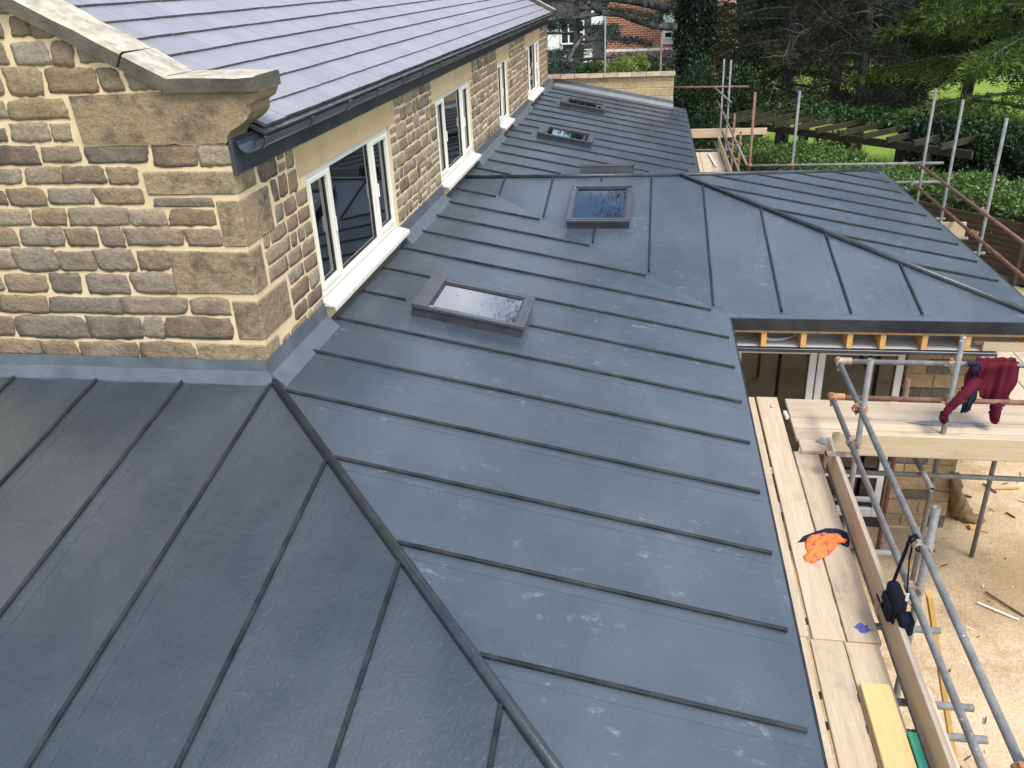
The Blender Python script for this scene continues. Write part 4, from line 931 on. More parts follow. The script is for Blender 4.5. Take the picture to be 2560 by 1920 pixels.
for i in range(4):
    board((6.28+i*.222, 2.9, ZC-.002-Tn), (6.495+i*.222, 7.5, ZC-.002), 'boardY', ['innermost', 'second', 'third', 'outermost'][i]+' scaffold board running beyond the maroon sweater under the hip end')
# grey paint smears on the boards (real paint, thin films)
MT['smear'] = simple('grey_paint_smear', (.20, .205, .215), .6, .3, 20, .1)
for (cx, cy, rx_, ry_, lab) in ((4.36, 1.98, .10, .085, 'grey paint smear near the cut ends of the cross boards'), (5.55, 2.42, .36, .06, 'long grey paint smear on cross boards below the sweater')):
    pp = [(cx+rx_*(1+random.uniform(-.25, .15))*math.cos(a), cy+ry_*(1+random.uniform(-.3, .15))*math.sin(a), ZC+.0042) for a in np.linspace(0, 6.28, 26)[:-1]]
    tag(MB().poly(pp, (0, 0, .0008)).build('paint_smear', 'smear'), lab, 'paint')
board((4.30, -1.86, ZP-.002), (4.338, 1.74, ZP+.225), 'toeY', 'upright toe board along the outer edge of the near platform', 'toe_board')
board((4.342, 1.755, ZC+.001), (7.1, 1.793, ZC+.215), 'toeX', 'upright toe board along the front of the cross platform', 'toe_board')
board((4.39, -4.2, ZP-.12), (4.425, -1.02, ZP+.06), 'toeY', 'second weathered board on edge outside the toe board, bottom right', 'toe_board')
board((4.03, -3.6, ZP+.001), (4.205, -1.005, ZP+.040), 'yellow', 'fresh yellow timber plank lying on the outer boards, bottom right', 'timber_plank')
board((4.213, -3.6, ZP+.0), (4.262, -1.37, ZP+.05), 'greenboard', 'narrow green board beside the yellow plank, bottom right', 'green_board')
tag(MB().bar((5.27, .15, GZ+.02), (4.80, .20, -1.72), .035, .085, (0, 1, 0)).build('leaning_plank', 'leanwood'), 'ochre plank leaning upright against the outside of the scaffold', 'plank')
for p, q, mt, wd in (((4.60, -.90, -1.60), (4.60, -.78, -1.47), 'black', .03),):
    tag(MB().tube([p, q], .018, 8).build('tool_handle', 'black'), 'short black handle sticking up by the transom end, bottom right', 'tool') if False else None
# far platform
for i in range(3): board((3.60+i*.218, 11.4, -1.46-Tn), (3.812+i*.218, 16.0, -1.46), 'boardY', ['inner', 'middle', 'outer'][i]+' scaffold board on the far platform beyond the wing')
board((4.30, 11.6, -1.458), (4.335, 16.9, -1.25), 'toeY', 'toe board on edge along the far platform', 'toe_board'); board((3.62, 17.0, -1.30), (4.75, 17.035, -1.08), 'toeX', 'toe board across the end of the far platform', 'toe_board')
board((4.72, 17.1, -1.26), (5.5, 17.14, -1.10), 'toeX', 'pale plank end poking out beyond the far platform', 'plank')
board((6.45, 8.6, -1.42), (7.55, 8.64, -1.19), 'toeX', 'short toe board fixed across the right hand scaffold', 'toe_board')
tag(MB().bar((4.02, 15.6, -1.43), (4.10, 14.2, -1.43), .05, .03).build('timber_offcut', 'white'), 'white timber offcut lying on the far platform', 'offcut')

# ------------------------------------------------------------------ clothes and bag
def cloth_patch(name, mat, outline, hfun, label, cat, base_z, rings=9, n=44):
    # crumpled cloth lying on a surface: polar sheet with folds, thick rim touching down
    c = np.mean(outline, axis=0); m_ = len(outline); pts = []
    for i in range(n):
        t_ = i/n*m_; a, b = outline[int(t_) % m_], outline[(int(t_)+1) % m_]; pts.append(np.array(a)+(np.array(b)-np.array(a))*(t_-int(t_)))
    v = []; f = []
    for r in range(1, rings+1):
        s_ = r/rings
        for i in range(n):
            q = c+(pts[i]-c)*s_; edge = 1-s_**5
            v.append((q[0], q[1], base_z+.004+hfun(q[0], q[1])*edge+(.008*edge)))
    v.append((c[0], c[1], base_z+.012+hfun(*c))); 
    for r in range(rings-1):
        for i in range(n): f.append((r*n+i, r*n+(i+1) % n, (r+1)*n+(i+1) % n, (r+1)*n+i))
    for i in range(n): f.append((i, (i+1) % n, len(v)-1))
    o = len(v)
    for i in range(n): q = pts[i]; v.append((q[0], q[1], base_z+.0005))
    for i in range(n): f.append(((rings-1)*n+i, (rings-1)*n+(i+1) % n, o+(i+1) % n, o+i))
    f.append(tuple(o+i for i in range(n-1, -1, -1)))
    return mk(name, v, f, mat, None, smooth=True, label=label, category=cat)
def folds(seed, amp, fr):
    r = random.Random(seed); W = [(r.uniform(-1, 1)*fr, r.uniform(-1, 1)*fr, r.uniform(0, 6.28)) for _ in range(7)]
    def h(x, y):
        s_ = 0
        for a, b, p in W: s_ += 1-abs(math.sin(a*x+b*y+p+.6*math.sin(b*x*.5-a*y*.5)))
        return amp*(s_/len(W))**1.5
    return h
def z8(x, y, z=ZP+.01): return onZ(1760+x*.3617, 1320+y*.3617, z)[:2]
nav = [z8(*q) for q in [(648, 95), (690, 50), (770, 20), (850, -5), (930, 0), (990, 25), (1010, 80), (1000, 130), (950, 110), (900, 70), (820, 60), (740, 70), (690, 90)]]
cloth_patch('navy_garment', 'navy', nav, folds(3, .05, 42), 'crumpled navy garment lying under the orange shirt on the boards', 'garment', ZP, 5, 40)
sh = [z8(*q) for q in [(700, 70), (740, 45), (800, 45), (830, 30), (900, 40), (960, 55), (1000, 85), (985, 110), (930, 105), (905, 140), (860, 185), (800, 215), (760, 240), (700, 225), (685, 190), (720, 165), (700, 130)]]
cloth_patch('orange_shirt', 'tee', sh, folds(11, .10, 48), 'crumpled orange shirt with purple print lying on the scaffold boards', 'shirt', ZP+.001, 16, 84)
# sweater folded over the rails
def sweater():
    root = empty('sweater', (5.75, 2.3, -1.4), label='maroon sweater draped over the scaffold rails with one sleeve hanging', category='sweater')
    YR_ = 2.375; zt = ZU+.02+TR+.012
    def sheet(name, mat, L_, R_, ztop, yfront, fold, seedd, over=True, wr=.012):
        v = []; f = []; nu, nv = 22, 20; th = .012
        for side in (0, 1):
            for j in range(nv+1):
                t_ = j/nv
                for i in range(nu+1):
                    s_ = i/nu; l = np.interp(t_, [q[0] for q in L_], [q[1] for q in L_]); r_ = np.interp(t_, [q[0] for q in R_], [q[1] for q in R_]); zb = np.interp(s_, [q[0] for q in fold], [q[1] for q in fold])
                    x = l+(r_-l)*s_; z = ztop+(zb-ztop)*t_
                    y = yfront - .028*t_ - wr*(1.0+1.4*t_)*math.sin(s_*15+seedd+1.5*t_)*math.sin(s_*6.1+seedd*2) - .010*math.sin(s_*31+t_*5+seedd) - .012*math.sin(t_*9+s_*4)
                    if t_ < .08: y += .028*(1-t_/.08)
                    e = (1-abs(2*s_-1)**4)*th*(1 if side == 0 else -1)
                    v.append((x, y-e, z))
        n1 = (nu+1)*(nv+1)
        for s0, fl in ((0, 1), (n1, 0)):
            for j in range(nv):
                for i in range(nu): q = (s0+j*(nu+1)+i, s0+j*(nu+1)+i+1, s0+(j+1)*(nu+1)+i+1, s0+(j+1)*(nu+1)+i); f.append(q if fl else q[::-1])
        rim = [j*(nu+1) for j in range(nv+1)] + [nv*(nu+1)+i for i in range(1, nu+1)] + [j*(nu+1)+nu for j in range(nv-1, -1, -1)] + [i for i in range(nu-1, 0, -1)]
        for a, b in zip(rim, rim[1:]+rim[:1]): f.append((a, b, b+n1, a+n1))
        return mk(name, v, f, mat, root, smooth=True)
    sheet('body', 'maroon', [(0, 5.655), (.5, 5.66), (1, 5.70)], [(0, 6.00), (.5, 6.005), (1, 5.965)], zt, YR_-.034, [(0, -1.10), (.35, -1.17), (1, -1.20)], 1.)
    sheet('back_panel', 'maroon', [(0, 5.655), (1, 5.64)], [(0, 6.00), (1, 5.97)], zt, YR_+.052, [(0, -1.08), (1, -1.12)], 2.)
    sheet('shoulder', 'maroon', [(0, 5.575), (.5, 5.55), (1, 5.54)], [(0, 5.66), (.5, 5.66), (1, 5.68)], zt-.01, YR_-.045, [(0, -1.05), (1, -1.02)], 3.)
    sheet('lining', 'navy', [(0, 5.545), (1, 5.60)], [(0, 5.665), (1, 5.62)], zt+.006, YR_-.056, [(0, -.87), (1, -.90)], 4., wr=.004)
    sheet('lower_lining', 'navy', [(0, 5.57), (1, 5.55)], [(0, 5.68), (1, 5.63)], -1.0, YR_-.10, [(0, -1.25), (1, -1.22)], 6.)
    def sleeve(pts, rad, nm='sleeve'):
        P0 = [np.array(p) for p in pts]; Q = []; Rr = []
        for i in range(len(P0)-1):
            for k in range(5): t_ = k/5; Q.append(P0[i]*(1-t_)+P0[i+1]*t_ + np.array([.005*math.sin(i*5+k*2.3), .004*math.cos(k*2+i), 0])); Rr.append((rad[i]*(1-t_)+rad[i+1]*t_)*(1+.13*math.sin(k*2.9+i*1.7)))
        Q.append(P0[-1]); Rr.append(rad[-1]*.9)
        MB().tube(Q, Rr, 14).build(nm, 'maroon', root, smooth=True)
    sv = lambda x, y, yy: onY(1760+x*.3617, 800+y*.3617, yy)
    sleeve([sv(1880, 420, 2.31), sv(1820, 490, 2.22), sv(1740, 570, 2.16), sv(1668, 640, 2.15), sv(1652, 680, 2.15), sv(1668, 710, 2.15)], [.052, .05, .04, .034, .037, .028])
    sleeve([(5.86, YR_-.07, -1.15), (5.87, YR_-.075, -1.26), (5.875, YR_-.075, -1.36)], [.055, .048, .036])
sweater()
def rbox(lo, hi, r, seg=3):
    bm = bmesh.new(); bmesh.ops.create_cube(bm, size=1)
    for v in bm.verts: v.co = Vector([lo[i]+(v.co[i]+.5)*(hi[i]-lo[i]) for i in range(3)])
    bmesh.ops.bevel(bm, geom=bm.edges[:], offset=r, segments=seg, affect='EDGES', profile=.5)
    bm.verts.index_update(); V = [tuple(x.co) for x in bm.verts]; F = [tuple(q.index for q in p.verts) for p in bm.faces]; bm.free(); return V, F
def bag():
    bx0, by0 = 4.335, -.52
    root = empty('shoulder_bag', (bx0, by0, -1.36), label='navy shoulder bag hanging by its strap from the guard rail', category='bag')
    V, F = rbox((bx0-.055, by0-.10, -1.345), (bx0+.030, by0+.135, -1.135), .032); mk('body', V, F, 'bag', root, smooth=True)
    V, F = rbox((bx0-.080, by0-.075, -1.335), (bx0-.045, by0+.10, -1.20), .016); mk('side_pocket', V, F, 'bag', root, smooth=True)
    V, F = rbox((bx0-.028, by0-.185, -1.345), (bx0+.062, by0-.085, -1.225), .022); mk('lens_pouch', V, F, 'bag', root, smooth=True)
    V, F = rbox((bx0-.024, by0-.189, -1.245), (bx0+.058, by0-.081, -1.215), .010, 2); mk('pouch_flap', V, F, 'bag', root, smooth=True)
    top = np.array([4.40, -.36, ZU+.0])
    def strap(P0, wd=.022): 
        mb = MB()
        for a, b in zip(P0, P0[1:]): mb.bar(a, b, wd, .004, (1, .3, .2))
        mb.build('strap', 'bag', root)
    strap([(bx0-.015, by0+.115, -1.15), (4.372, -.37, -.90), (4.388, -.355, ZU+.02)], .03); strap([(bx0+.02, by0-.09, -1.20), (4.385, -.42, -.95), (4.395, -.395, ZU+.015)], .016)
    for yy in (-.36, -.40):
        n = 14; mb = MB()
        lp = [(4.415+.031*math.cos(t_), yy+.006*math.sin(t_*2), ZU+.031*math.sin(t_)) for t_ in np.linspace(0, 2*math.pi, n+1)]
        for a, b in zip(lp, lp[1:]): mb.bar(a, b, .03, .004, (a[0]-4.415, .001, a[2]-ZU))
        mb.build('strap_loop', 'bag', root)
    mb = MB(); lp = [(4.446, -.41, ZU), (4.50, -.43, ZU-.03), (4.53, -.40, ZU-.06), (4.51, -.37, ZU-.02), (4.47, -.37, ZU+.02)]
    for a, b in zip(lp, lp[1:]): mb.bar(a, b, .024, .004, (0, .2, 1))
    mb.build('strap_end', 'bag', root)
    MB().box((bx0+.004, by0-.092, -1.13), (bx0+.022, by0-.086, -1.07)).build('care_label', 'white', root)
bag()
# ------------------------------------------------------------------ hessian, debris in the yard
def hessian():
    P0 = [onY(1760+1735*.3617, 800+1060*.3617, YWN-.05), onY(1760+1745*.3617, 800+1200*.3617, YWN-.08), onZ(1760+1760*.3617, 800+1320*.3617, GZ+.05), onZ(1760+1830*.3617, 800+1370*.3617, GZ+.05), onZ(1760+1945*.3617, 800+1392*.3617, GZ+.03)]
    R0 = [.04, .07, .11, .085, .02]; Q = []; Rr = []
    for i in range(4):
        for k in range(6): t_ = k/6; Q.append(P0[i]*(1-t_)+P0[i+1]*t_); Rr.append((R0[i]*(1-t_)+R0[i+1]*t_)*(1+.22*math.sin(k*2.1+i*3)))
    Q.append(P0[-1]); Rr.append(.015); mb = MB().tube(Q, Rr, 16)
    for i, p in enumerate(mb.v):
        s_ = math.sin(p[0]*43+p[2]*37)*math.cos(p[1]*51)*.016; mb.v[i] = (p[0]+s_, p[1]+s_, max(p[2]+s_, GZ-.01))
    tag(mb.build('hessian_cloth', 'hessian', None, smooth=True), 'brown hessian cloth hanging off the pier and trailing on the sand', 'hessian')
hessian()
stk = [((1890, 515), (2175, 635), 'white', .022, 'white plastic strip lying on the sand'), ((1945, 440), (2212, 610), 'oldwood', .018, 'long thin brown stick on the sand by the right edge'), ((1870, 1080-1438+1438), None, None, 0, '')]
for a, b, mt, wd, lab in stk[:2]:
    p = onZ(1760+a[0]*.3617, 1320+a[1]*.3617, GZ+.02); q = onZ(1760+b[0]*.3617, 1320+b[1]*.3617, GZ+.02)
    tag(MB().bar(p, q, wd, wd*.6).build('stick', mt), lab, 'stick')
chips = MB(); 
for i in range(300):
    x, y = random.uniform(4.9, 9.5), random.uniform(-.8, 9.)
    a = random.uniform(0, 3.14); ln = random.choice([.02, .03, .04, .08]); chips.bar((x, y, GZ+.014), (x+ln*math.cos(a), y+ln*math.sin(a), GZ+.018), random.uniform(.005, .012), .006, mi=random.choice([0, 1, 1, 1, 2]))
chips.build('wood_chips', ['leanwood', 'oldwood', 'white'], None, kind='stuff', label='scattered wood chips and splinters over the sandy yard', category='debris')
for a, b, mt, lab in (((1870, 1078), (2050, 1102), 'leanwood', 'thin reddish stick on the sand just right of the hessian, farthest back'), ((1930, 1130), (2022, 1192), 'oldwood', 'short dark stick on the sand pointing at the hessian'), ((2020, 1165), (2190, 1160), 'leanwood', 'straight brown lath lying level on the sand near the right edge'), ((2088, 1330), (2150, 1366), 'oldwood', 'stubby dark splinter alone on the sand right of the hessian tail'), ((1895, 1446), (1968, 1468), 'leanwood', 'pale splinter on the sand beside the small timber block'), ((1790, 1205), (1850, 1225), 'oldwood', 'dark splinter at the foot of the thin scaffold pole')):
    p = onZ(1760+a[0]*.3617, 800+a[1]*.3617, GZ+.02); q = onZ(1760+b[0]*.3617, 800+b[1]*.3617, GZ+.022)
    tag(MB().bar(p, q, .022, .012).build('stick', mt), lab, 'stick')
p = onZ(1760+1860*.3617, 800+1448*.3617, GZ); tag(MB().bbox((p[0]-.05, p[1]-.04, GZ), (p[0]+.05, p[1]+.04, GZ+.05), .008).build('timber_block', 'leanwood'), 'small timber block on the sand in front of the pier', 'block')
p = onZ(1760+478*.3617, 800+603*.3617, ZP); tag(MB().bbox((p[0]-.024, p[1]-.02, ZP+.001), (p[0]+.024, p[1]+.02, ZP+.022), .005).build('foam_offcut', 'yellow'), 'small yellow foam offcut on the boards near the wing', 'offcut')
p = onZ(1760+570*.3617, 800+670*.3617, ZP); tag(MB().bar((p[0], p[1]-.06, ZP+.02), (p[0]-.01, p[1]+.07, ZP+.02), .03, .03).build('tissue_scrap', 'white'), 'white scrap caught in the gap between the boards', 'scrap')

# ================================================================== BEYOND
def rot_frames(D, spin):
    D = D/np.linalg.norm(D, axis=1, keepdims=True); a = np.where(np.abs(D[:, 2:3]) < .9, np.array([[0, 0, 1.]]), np.array([[1., 0, 0]]))
    S = np.cross(D, a); S /= np.linalg.norm(S, axis=1, keepdims=True); U = np.cross(S, D)
    c, s_ = np.cos(spin)[:, None], np.sin(spin)[:, None]; return D, S*c+U*s_
def leaf_quads(Pc, D, ln, wd, spin=None):
    n = len(Pc); spin = rng.uniform(0, 6.28, n) if spin is None else spin
    D, S = rot_frames(D, spin); ln = np.broadcast_to(ln, n)[:, None]; wd = np.broadcast_to(wd, n)[:, None]
    V = np.stack([Pc, Pc+D*ln*.45+S*wd*.5, Pc+D*ln, Pc+D*ln*.45-S*wd*.5], 1); return V.reshape(-1, 3)
# --- hedge
HT = -2.02
def hedge():
    root = empty('hedge', (*(H0+HN*.8), LZ), label='long clipped green hedge behind the scaffold and fence', category='hedge')
    N = 62000; s_ = rng.uniform(-4.0, 14.5, N); kind_ = rng.random(N); dep = rng.uniform(.0, 1.75, N); topz = HT+.10*np.sin(s_*1.3)+.05*np.sin(s_*3.7+1)+.03*np.sin(s_*9)
    z = np.where(kind_ < .55, topz+rng.normal(0, .06, N), rng.uniform(-4., 0, N)*0+topz-rng.random(N)**1.2*2.0)
    dep = np.where(kind_ < .55, dep, np.where(rng.random(N) < .75, rng.normal(0.02, .07, N), rng.normal(1.75, .06, N)))
    dep = dep+.07*np.sin(s_*2.2+z*3)
    xy = H0[None]+.12*HN[None]-HD[None]*s_[:, None]+HN[None]*dep[:, None]; Pc = np.column_stack([xy, z])
    D = np.column_stack([rng.normal(0, .7, N)-HN[0]*.5*(kind_ >= .55), rng.normal(0, .7, N)-HN[1]*.5*(kind_ >= .55), rng.normal(.25, .5, N)])
    tint = np.clip(rng.beta(1.5, 2.5, N)+(rng.random(N) < .06)*.5, 0, 1)
    cards('foliage', leaf_quads(Pc, D, rng.uniform(.06, .115, N), rng.uniform(.035, .06, N)), 4, tint, 'f_hedge', root)
    a = H0+HN*.30-HD*14.3; b = H0+HN*.30+HD*3.8; c = b+HN*1.35; d = a+HN*1.35
    MB().poly([(q[0], q[1], LZ+.0) for q in (a, b, c, d)], (0, 0, HT-LZ-.12)).build('branches', 'f_ivy_core', root)  # solid filler block, its dark colour standing in for shade between the leaves
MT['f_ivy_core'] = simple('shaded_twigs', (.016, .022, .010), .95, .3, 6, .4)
hedge()
# --- lap fence in front of hedge
def fence():
    root = empty('wooden_fence', (*H0, GZ), label='low dark lap fence of weathered boards in front of the hedge', category='fence')
    for sgm in range(3):
        s0 = -2.3+sgm*1.83; a = H0-HD*s0-HN*.12; b = H0-HD*(s0+1.78)-HN*.12
        for k in range(11):
            z0 = GZ+.06+k*.108; MB().bar((a[0], a[1], z0+.06), (b[0], b[1], z0+.06+random.uniform(-.012, .012)), .012, .125, (HN[0]*-.28, HN[1]*-.28, 1)).build('slat', 'oldwood', root)
        MB().bbox((b[0]-.05, b[1]-.05, GZ-.05), (b[0]+.05, b[1]+.05, GZ+1.32), .008).build('post', 'oldwood', root)
fence()
def leaf_blob(name, c, r, n, mat, label, cat, ls=.10, stem=True, tintb=(1.3, 2.6), squash=1., ground=LZ, core=True, group=None, up=.2, trunk_r=.04):
    c = np.array(c, float); r = np.array(r, float); root = empty(name, (c[0], c[1], ground), label=label, category=cat, group=group)
    D = rng.normal(0, 1, (n, 3)); D /= np.linalg.norm(D, axis=1, keepdims=True); rad = rng.uniform(.35, 1., n)**.5
    lump = 1+.22*np.sin(D[:, 0]*5+c[0])*np.cos(D[:, 1]*4+c[1])+.16*np.sin(D[:, 2]*7+D[:, 0]*6)
    Pc = c+D*r*(rad*lump)[:, None]; Pc[:, 2] = np.maximum(Pc[:, 2], ground+.02)
    LD = D*.7+rng.normal(0, .6, (n, 3)); LD[:, 2] += up
    cards('foliage', leaf_quads(Pc, LD, rng.uniform(.7, 1.3, n)*ls, rng.uniform(.35, .6, n)*ls), 4, np.clip(rng.beta(*tintb, n), 0, 1), mat, root)
    if stem:
        mb = MB()
        for k in range(6):
            a = rng.uniform(0, 6.28); e = c+np.array([math.cos(a)*r[0]*.6, math.sin(a)*r[1]*.6, rng.uniform(-.1, .5)*r[2]])
            mb.tube([(c[0]+.06*math.cos(a), c[1]+.06*math.sin(a), ground-.05), (c+e)/2*np.array([1, 1, 0])+np.array([0, 0, (ground+e[2])/2+.1]), e], [trunk_r, trunk_r*.7, trunk_r*.3], 6)
        mb.build('stem', 'bark', root)
    return root
sp = onZ(2545, 600, -2.9); leaf_blob('garden_shrub', (sp[0], sp[1], -2.75), (.62, .62, .55), 3200, 'f_hedge', 'rounded light green shrub at right edge in front of the fence', 'shrub', .11, tintb=(2, 2.2), ground=GZ)
# pebble bed ring and pot under the right scaffold
pc = onZ(2530, 690, GZ); rg = empty('planter_ring', (pc[0], pc[1], GZ), label='round stone-edged bed of pale pebbles beside the fence', category='planter')
MB().tube([(pc[0]+.55*math.cos(t_), pc[1]+.55*math.sin(t_), GZ+.09) for t_ in np.linspace(0, 2*math.pi, 25)], .09, 8).build('edging', 'oldwood', rg)
pb = MB()
for i in range(150):
    a = random.uniform(0, 6.28); r_ = .46*math.sqrt(random.random()); s_ = random.uniform(.03, .055); c = np.array([pc[0]+r_*math.cos(a), pc[1]+r_*math.sin(a), GZ+.10])
    pb.add([c+np.array(q)*s_ for q in ((1, 0, 0), (0, 1, 0), (-1, 0, 0), (0, -1, 0), (0, 0, .6), (0, 0, -.6))], [(0, 1, 4), (1, 2, 4), (2, 3, 4), (3, 0, 4), (1, 0, 5), (2, 1, 5), (3, 2, 5), (0, 3, 5)])
pb.build('pebbles', 'pebble', rg, kind='stuff')
q0 = onZ(1760+1995*.3617, 400+740*.3617, GZ); tag(MB().tube([(q0[0], q0[1], GZ), (q0[0], q0[1], GZ+.2)], [.09, .13], 16).tube([(q0[0], q0[1], GZ+.2), (q0[0], q0[1], GZ+.25)], .145, 16).build('flower_pot', 'terracotta'), 'small terracotta flower pot at the foot of the fence', 'pot')
# --- pergola
def pergola():
    zt = -1.86; g = lambda x, y: onZ(1860+x*.3165, y*.3165, zt)
    a, b = g(0, 985), g(1240, 1150); root = empty('pergola', ((a[0]+b[0])/2, (a[1]+b[1])/2, LZ), label='dark timber pergola with overhanging rafters on the lawn beyond the hedge', category='pergola')
    d = (b-a)/np.linalg.norm(b-a); nn = np.array([-d[1], d[0], 0]); nn = nn if nn[1] > 0 else -nn
    a0 = a-d*2.4; b0 = b+d*1.9
    MB().bar(a0, b0, .09, .20).build('beam', 'pergola', root); MB().bar(a0+nn*2.3, b0+nn*2.3, .09, .20).build('beam', 'pergola', root)
    Lb = np.linalg.norm(b0-a0); k = 0; s_ = .2
    while s_ < Lb:
        p = a0+d*s_; c = p-nn*.40+np.array([0, 0, .175]); e = p+nn*2.75+np.array([0, 0, .175]); MB().bar(c, e, .07, .15).build('rafter', 'pergola', root); s_ += .73; k += 1
    for s_ in (1.1, 2.95, 4.6, 6.3, 8.4):
        for o in (0, 2.3):
            p = a0+d*s_+nn*o
            if s_ < Lb: MB().bbox((p[0]-.11, p[1]-.11, LZ-.1), (p[0]+.11, p[1]+.11, zt-.10), .012).build('post', 'pergola', root)
    # climber growing over the far rafters
    n = 8000; t_ = rng.beta(2.4, 1.3, n)*Lb; o = rng.normal(2.2, .45, n); Pc = a0[None]+d[None]*t_[:, None]+nn[None]*o[:, None]; Pc[:, 2] = zt+.18+np.abs(rng.normal(0, .13, n))*(.3+1.0*np.abs(np.sin(t_*2.1)))
    cards('climber', leaf_quads(Pc, rng.normal(0, 1, (n, 3)), rng.uniform(.08, .14, n), rng.uniform(.05, .09, n)), 4, rng.beta(1.5, 3, n), 'f_climb', root)
    return a0, b0, d, nn
pa, pbb, pd, pn = pergola()
bq = onZ(1860+650*.3165, 1150*.3165, -2.6); leaf_blob('box_ball', (bq[0]+.4, bq[1]+1.2, -3.3), (.75, .75, .85), 2600, 'f_ivy', 'dark clipped round bush standing under the pergola', 'bush', .10, ground=LZ)

# --- conifer generator
def conifer(name, base, H, R0, nl, ntuft, mat, label, zlow=1.2, droop=.12, tl=(.14, .26), tw=.035, bark='bark', az=None, spread=.5, tr=.28, flat=True, tipb=.5, rise=.15, pend=.0, limb_r=.06, sparse=1., twigs=0, group=None, top_taper=.75):
    base = np.array(base, float); root = empty(name, base, label=label, category='tree', group=group)
    MB().tube([base+np.array([.05*math.sin(i), .05*math.cos(i*1.3), H*i/8-.2]) for i in range(9)], [tr*(1-.85*i/8) for i in range(9)], 10).build('trunk', bark, root, smooth=True)
    L0 = []; lb = MB()
    for i in range(nl):
        h = zlow+(H-zlow)*((i+rng.uniform(-.3, .3))/nl); h = max(h, zlow*.8); a = (i*2.399+rng.uniform(-.4, .4)) if az is None else rng.uniform(*az)
        Ln = R0*(1-top_taper*(h-zlow)/(H-zlow+1e-6))*rng.uniform(.75, 1.1); L0.append((h, a, Ln, rng.uniform(.7, 1.3)*droop, rng.uniform(.5, 1.2)*rise))
    L0 = np.array(L0)
    def limb(i, t_):
        h, a, Ln, dr, ri = L0[i, 0], L0[i, 1], L0[i, 2], L0[i, 3], L0[i, 4]; r = Ln*t_
        return np.stack([base[0]+np.cos(a)*r+.12*np.sin(t_*5+h*3)*np.sin(a), base[1]+np.sin(a)*r-.12*np.sin(t_*5+h*3)*np.cos(a), base[2]+h+ri*r-dr*r*r/ (Ln*.5+1e-6)], -1)
    for i in range(nl):
        tt = np.linspace(0, .97, 7); Pq = limb(np.full(7, i), tt); lb.tube(list(Pq), list(limb_r*(1-.85*tt)*(.5+.5*L0[i, 2]/R0)), 6)
    lb.build('limbs', bark, root, smooth=True)
    n = ntuft; li = rng.choice(nl, n, p=L0[:, 2]**1.4/np.sum(L0[:, 2]**1.4)); t_ = rng.uniform(.12, 1., n)**.8
    Pq = limb(li, t_); Pq2 = limb(li, t_-.05); ax = Pq-Pq2; ax /= np.linalg.norm(ax, axis=1, keepdims=True)
    side = np.stack([-np.sin(L0[li, 1]), np.cos(L0[li, 1]), np.zeros(n)], -1)*np.where(rng.random(n) < .5, -1, 1)[:, None]
    # branchlets are discrete: quantise t so that tufts gather on twigs
    nb = 13; tb = (np.floor(t_*nb)+.5+.25*np.sin(li*7.3+np.floor(t_*nb)*3.1))/nb; tb = np.clip(tb, .05, 1); Pq = limb(li, tb)
    bl = spread*L0[li, 2]*(1.12-tb)*rng.uniform(.9, 1.1, n); d = rng.random(n)**.8*bl
    bd = side*.80+ax*.62; bd /= np.linalg.norm(bd, axis=1, keepdims=True)
    Pc = Pq+bd*d[:, None]; Pc[:, 2] -= pend*d**1.5+.05*d
    Pc += rng.normal(0, .035 if flat else .09, (n, 3)) + np.stack([np.zeros(n), np.zeros(n), rng.normal(0, .05 if flat else .16, n)], -1)
    LD = bd*.8+rng.normal(0, .55, (n, 3)); LD[:, 2] += .15-1.5*pend
    tint = np.clip(rng.beta(1.3, 2.8, n)+tipb*(d/(bl+1e-6))**2.5*rng.random(n), 0, 1)
    cards('crown', leaf_quads(Pc, LD, rng.uniform(*tl, n), tw*rng.uniform(.7, 1.4, n)), 4, tint, mat, root)
    if twigs:
        tb_ = MB()
        for k in range(twigs):
            i = rng.integers(nl); t0 = rng.uniform(.4, 1.); p = limb(np.array([i]), np.array([t0]))[0]; P0 = [p]; dr_ = np.array([math.cos(L0[i, 1]+rng.normal(0, .8)), math.sin(L0[i, 1]+rng.normal(0, .8)), rng.normal(-.1, .5)])
            for q in range(5): P0.append(P0[-1]+dr_*rng.uniform(.10, .24)); dr_ = dr_+rng.normal(0, .35, 3); dr_ /= np.linalg.norm(dr_)
            tb_.tube(P0, [.011, .010, .008, .007, .005, .003], 4)
        tb_.build('bare_twigs', 'twig', root, kind='stuff')
    return root
def at(px, py, y): return onY(px, py, y)
# ivy-clad trunk with the long cedar branch
iv = at(1738, 150, 25.5); ivr = empty('ivy_tree', (iv[0], iv[1], LZ), label='massive tree trunk wrapped in dark ivy beyond the parapet', category='tree')
MB().tube([(iv[0]+.06*math.sin(i), iv[1], LZ-.2+i*1.6) for i in range(9)], [.42-.015*i for i in range(9)], 14).build('trunk', 'bark', ivr, smooth=True)
n = 26000; a = rng.uniform(0, 6.28, n); zz_ = LZ+rng.random(n)*11; rr_ = .44+np.abs(rng.normal(0, .085, n))+.07*np.sin(zz_*2.3+a*2); Pc = np.stack([iv[0]+rr_*np.cos(a), iv[1]+rr_*np.sin(a), zz_], -1)
cards('ivy', leaf_quads(Pc, np.stack([np.cos(a), np.sin(a), -.6+rng.normal(0, .5, n)], -1)+rng.normal(0, .5, (n, 3)), rng.uniform(.07, .12, n), rng.uniform(.06, .10, n)), 4, rng.beta(1.2, 4, n), 'f_ivy', ivr)
def zz4(x, y): return (1300+x*.3165, y*.3165)
br = [at(*zz4(1230, 215), 25.2), at(*zz4(1080, 205), 24.9), at(*zz4(930, 165), 24.6), at(*zz4(800, 115), 24.3), at(*zz4(640, 105), 24.0), at(*zz4(480, 135), 23.7), at(*zz4(300, 165), 23.3)]
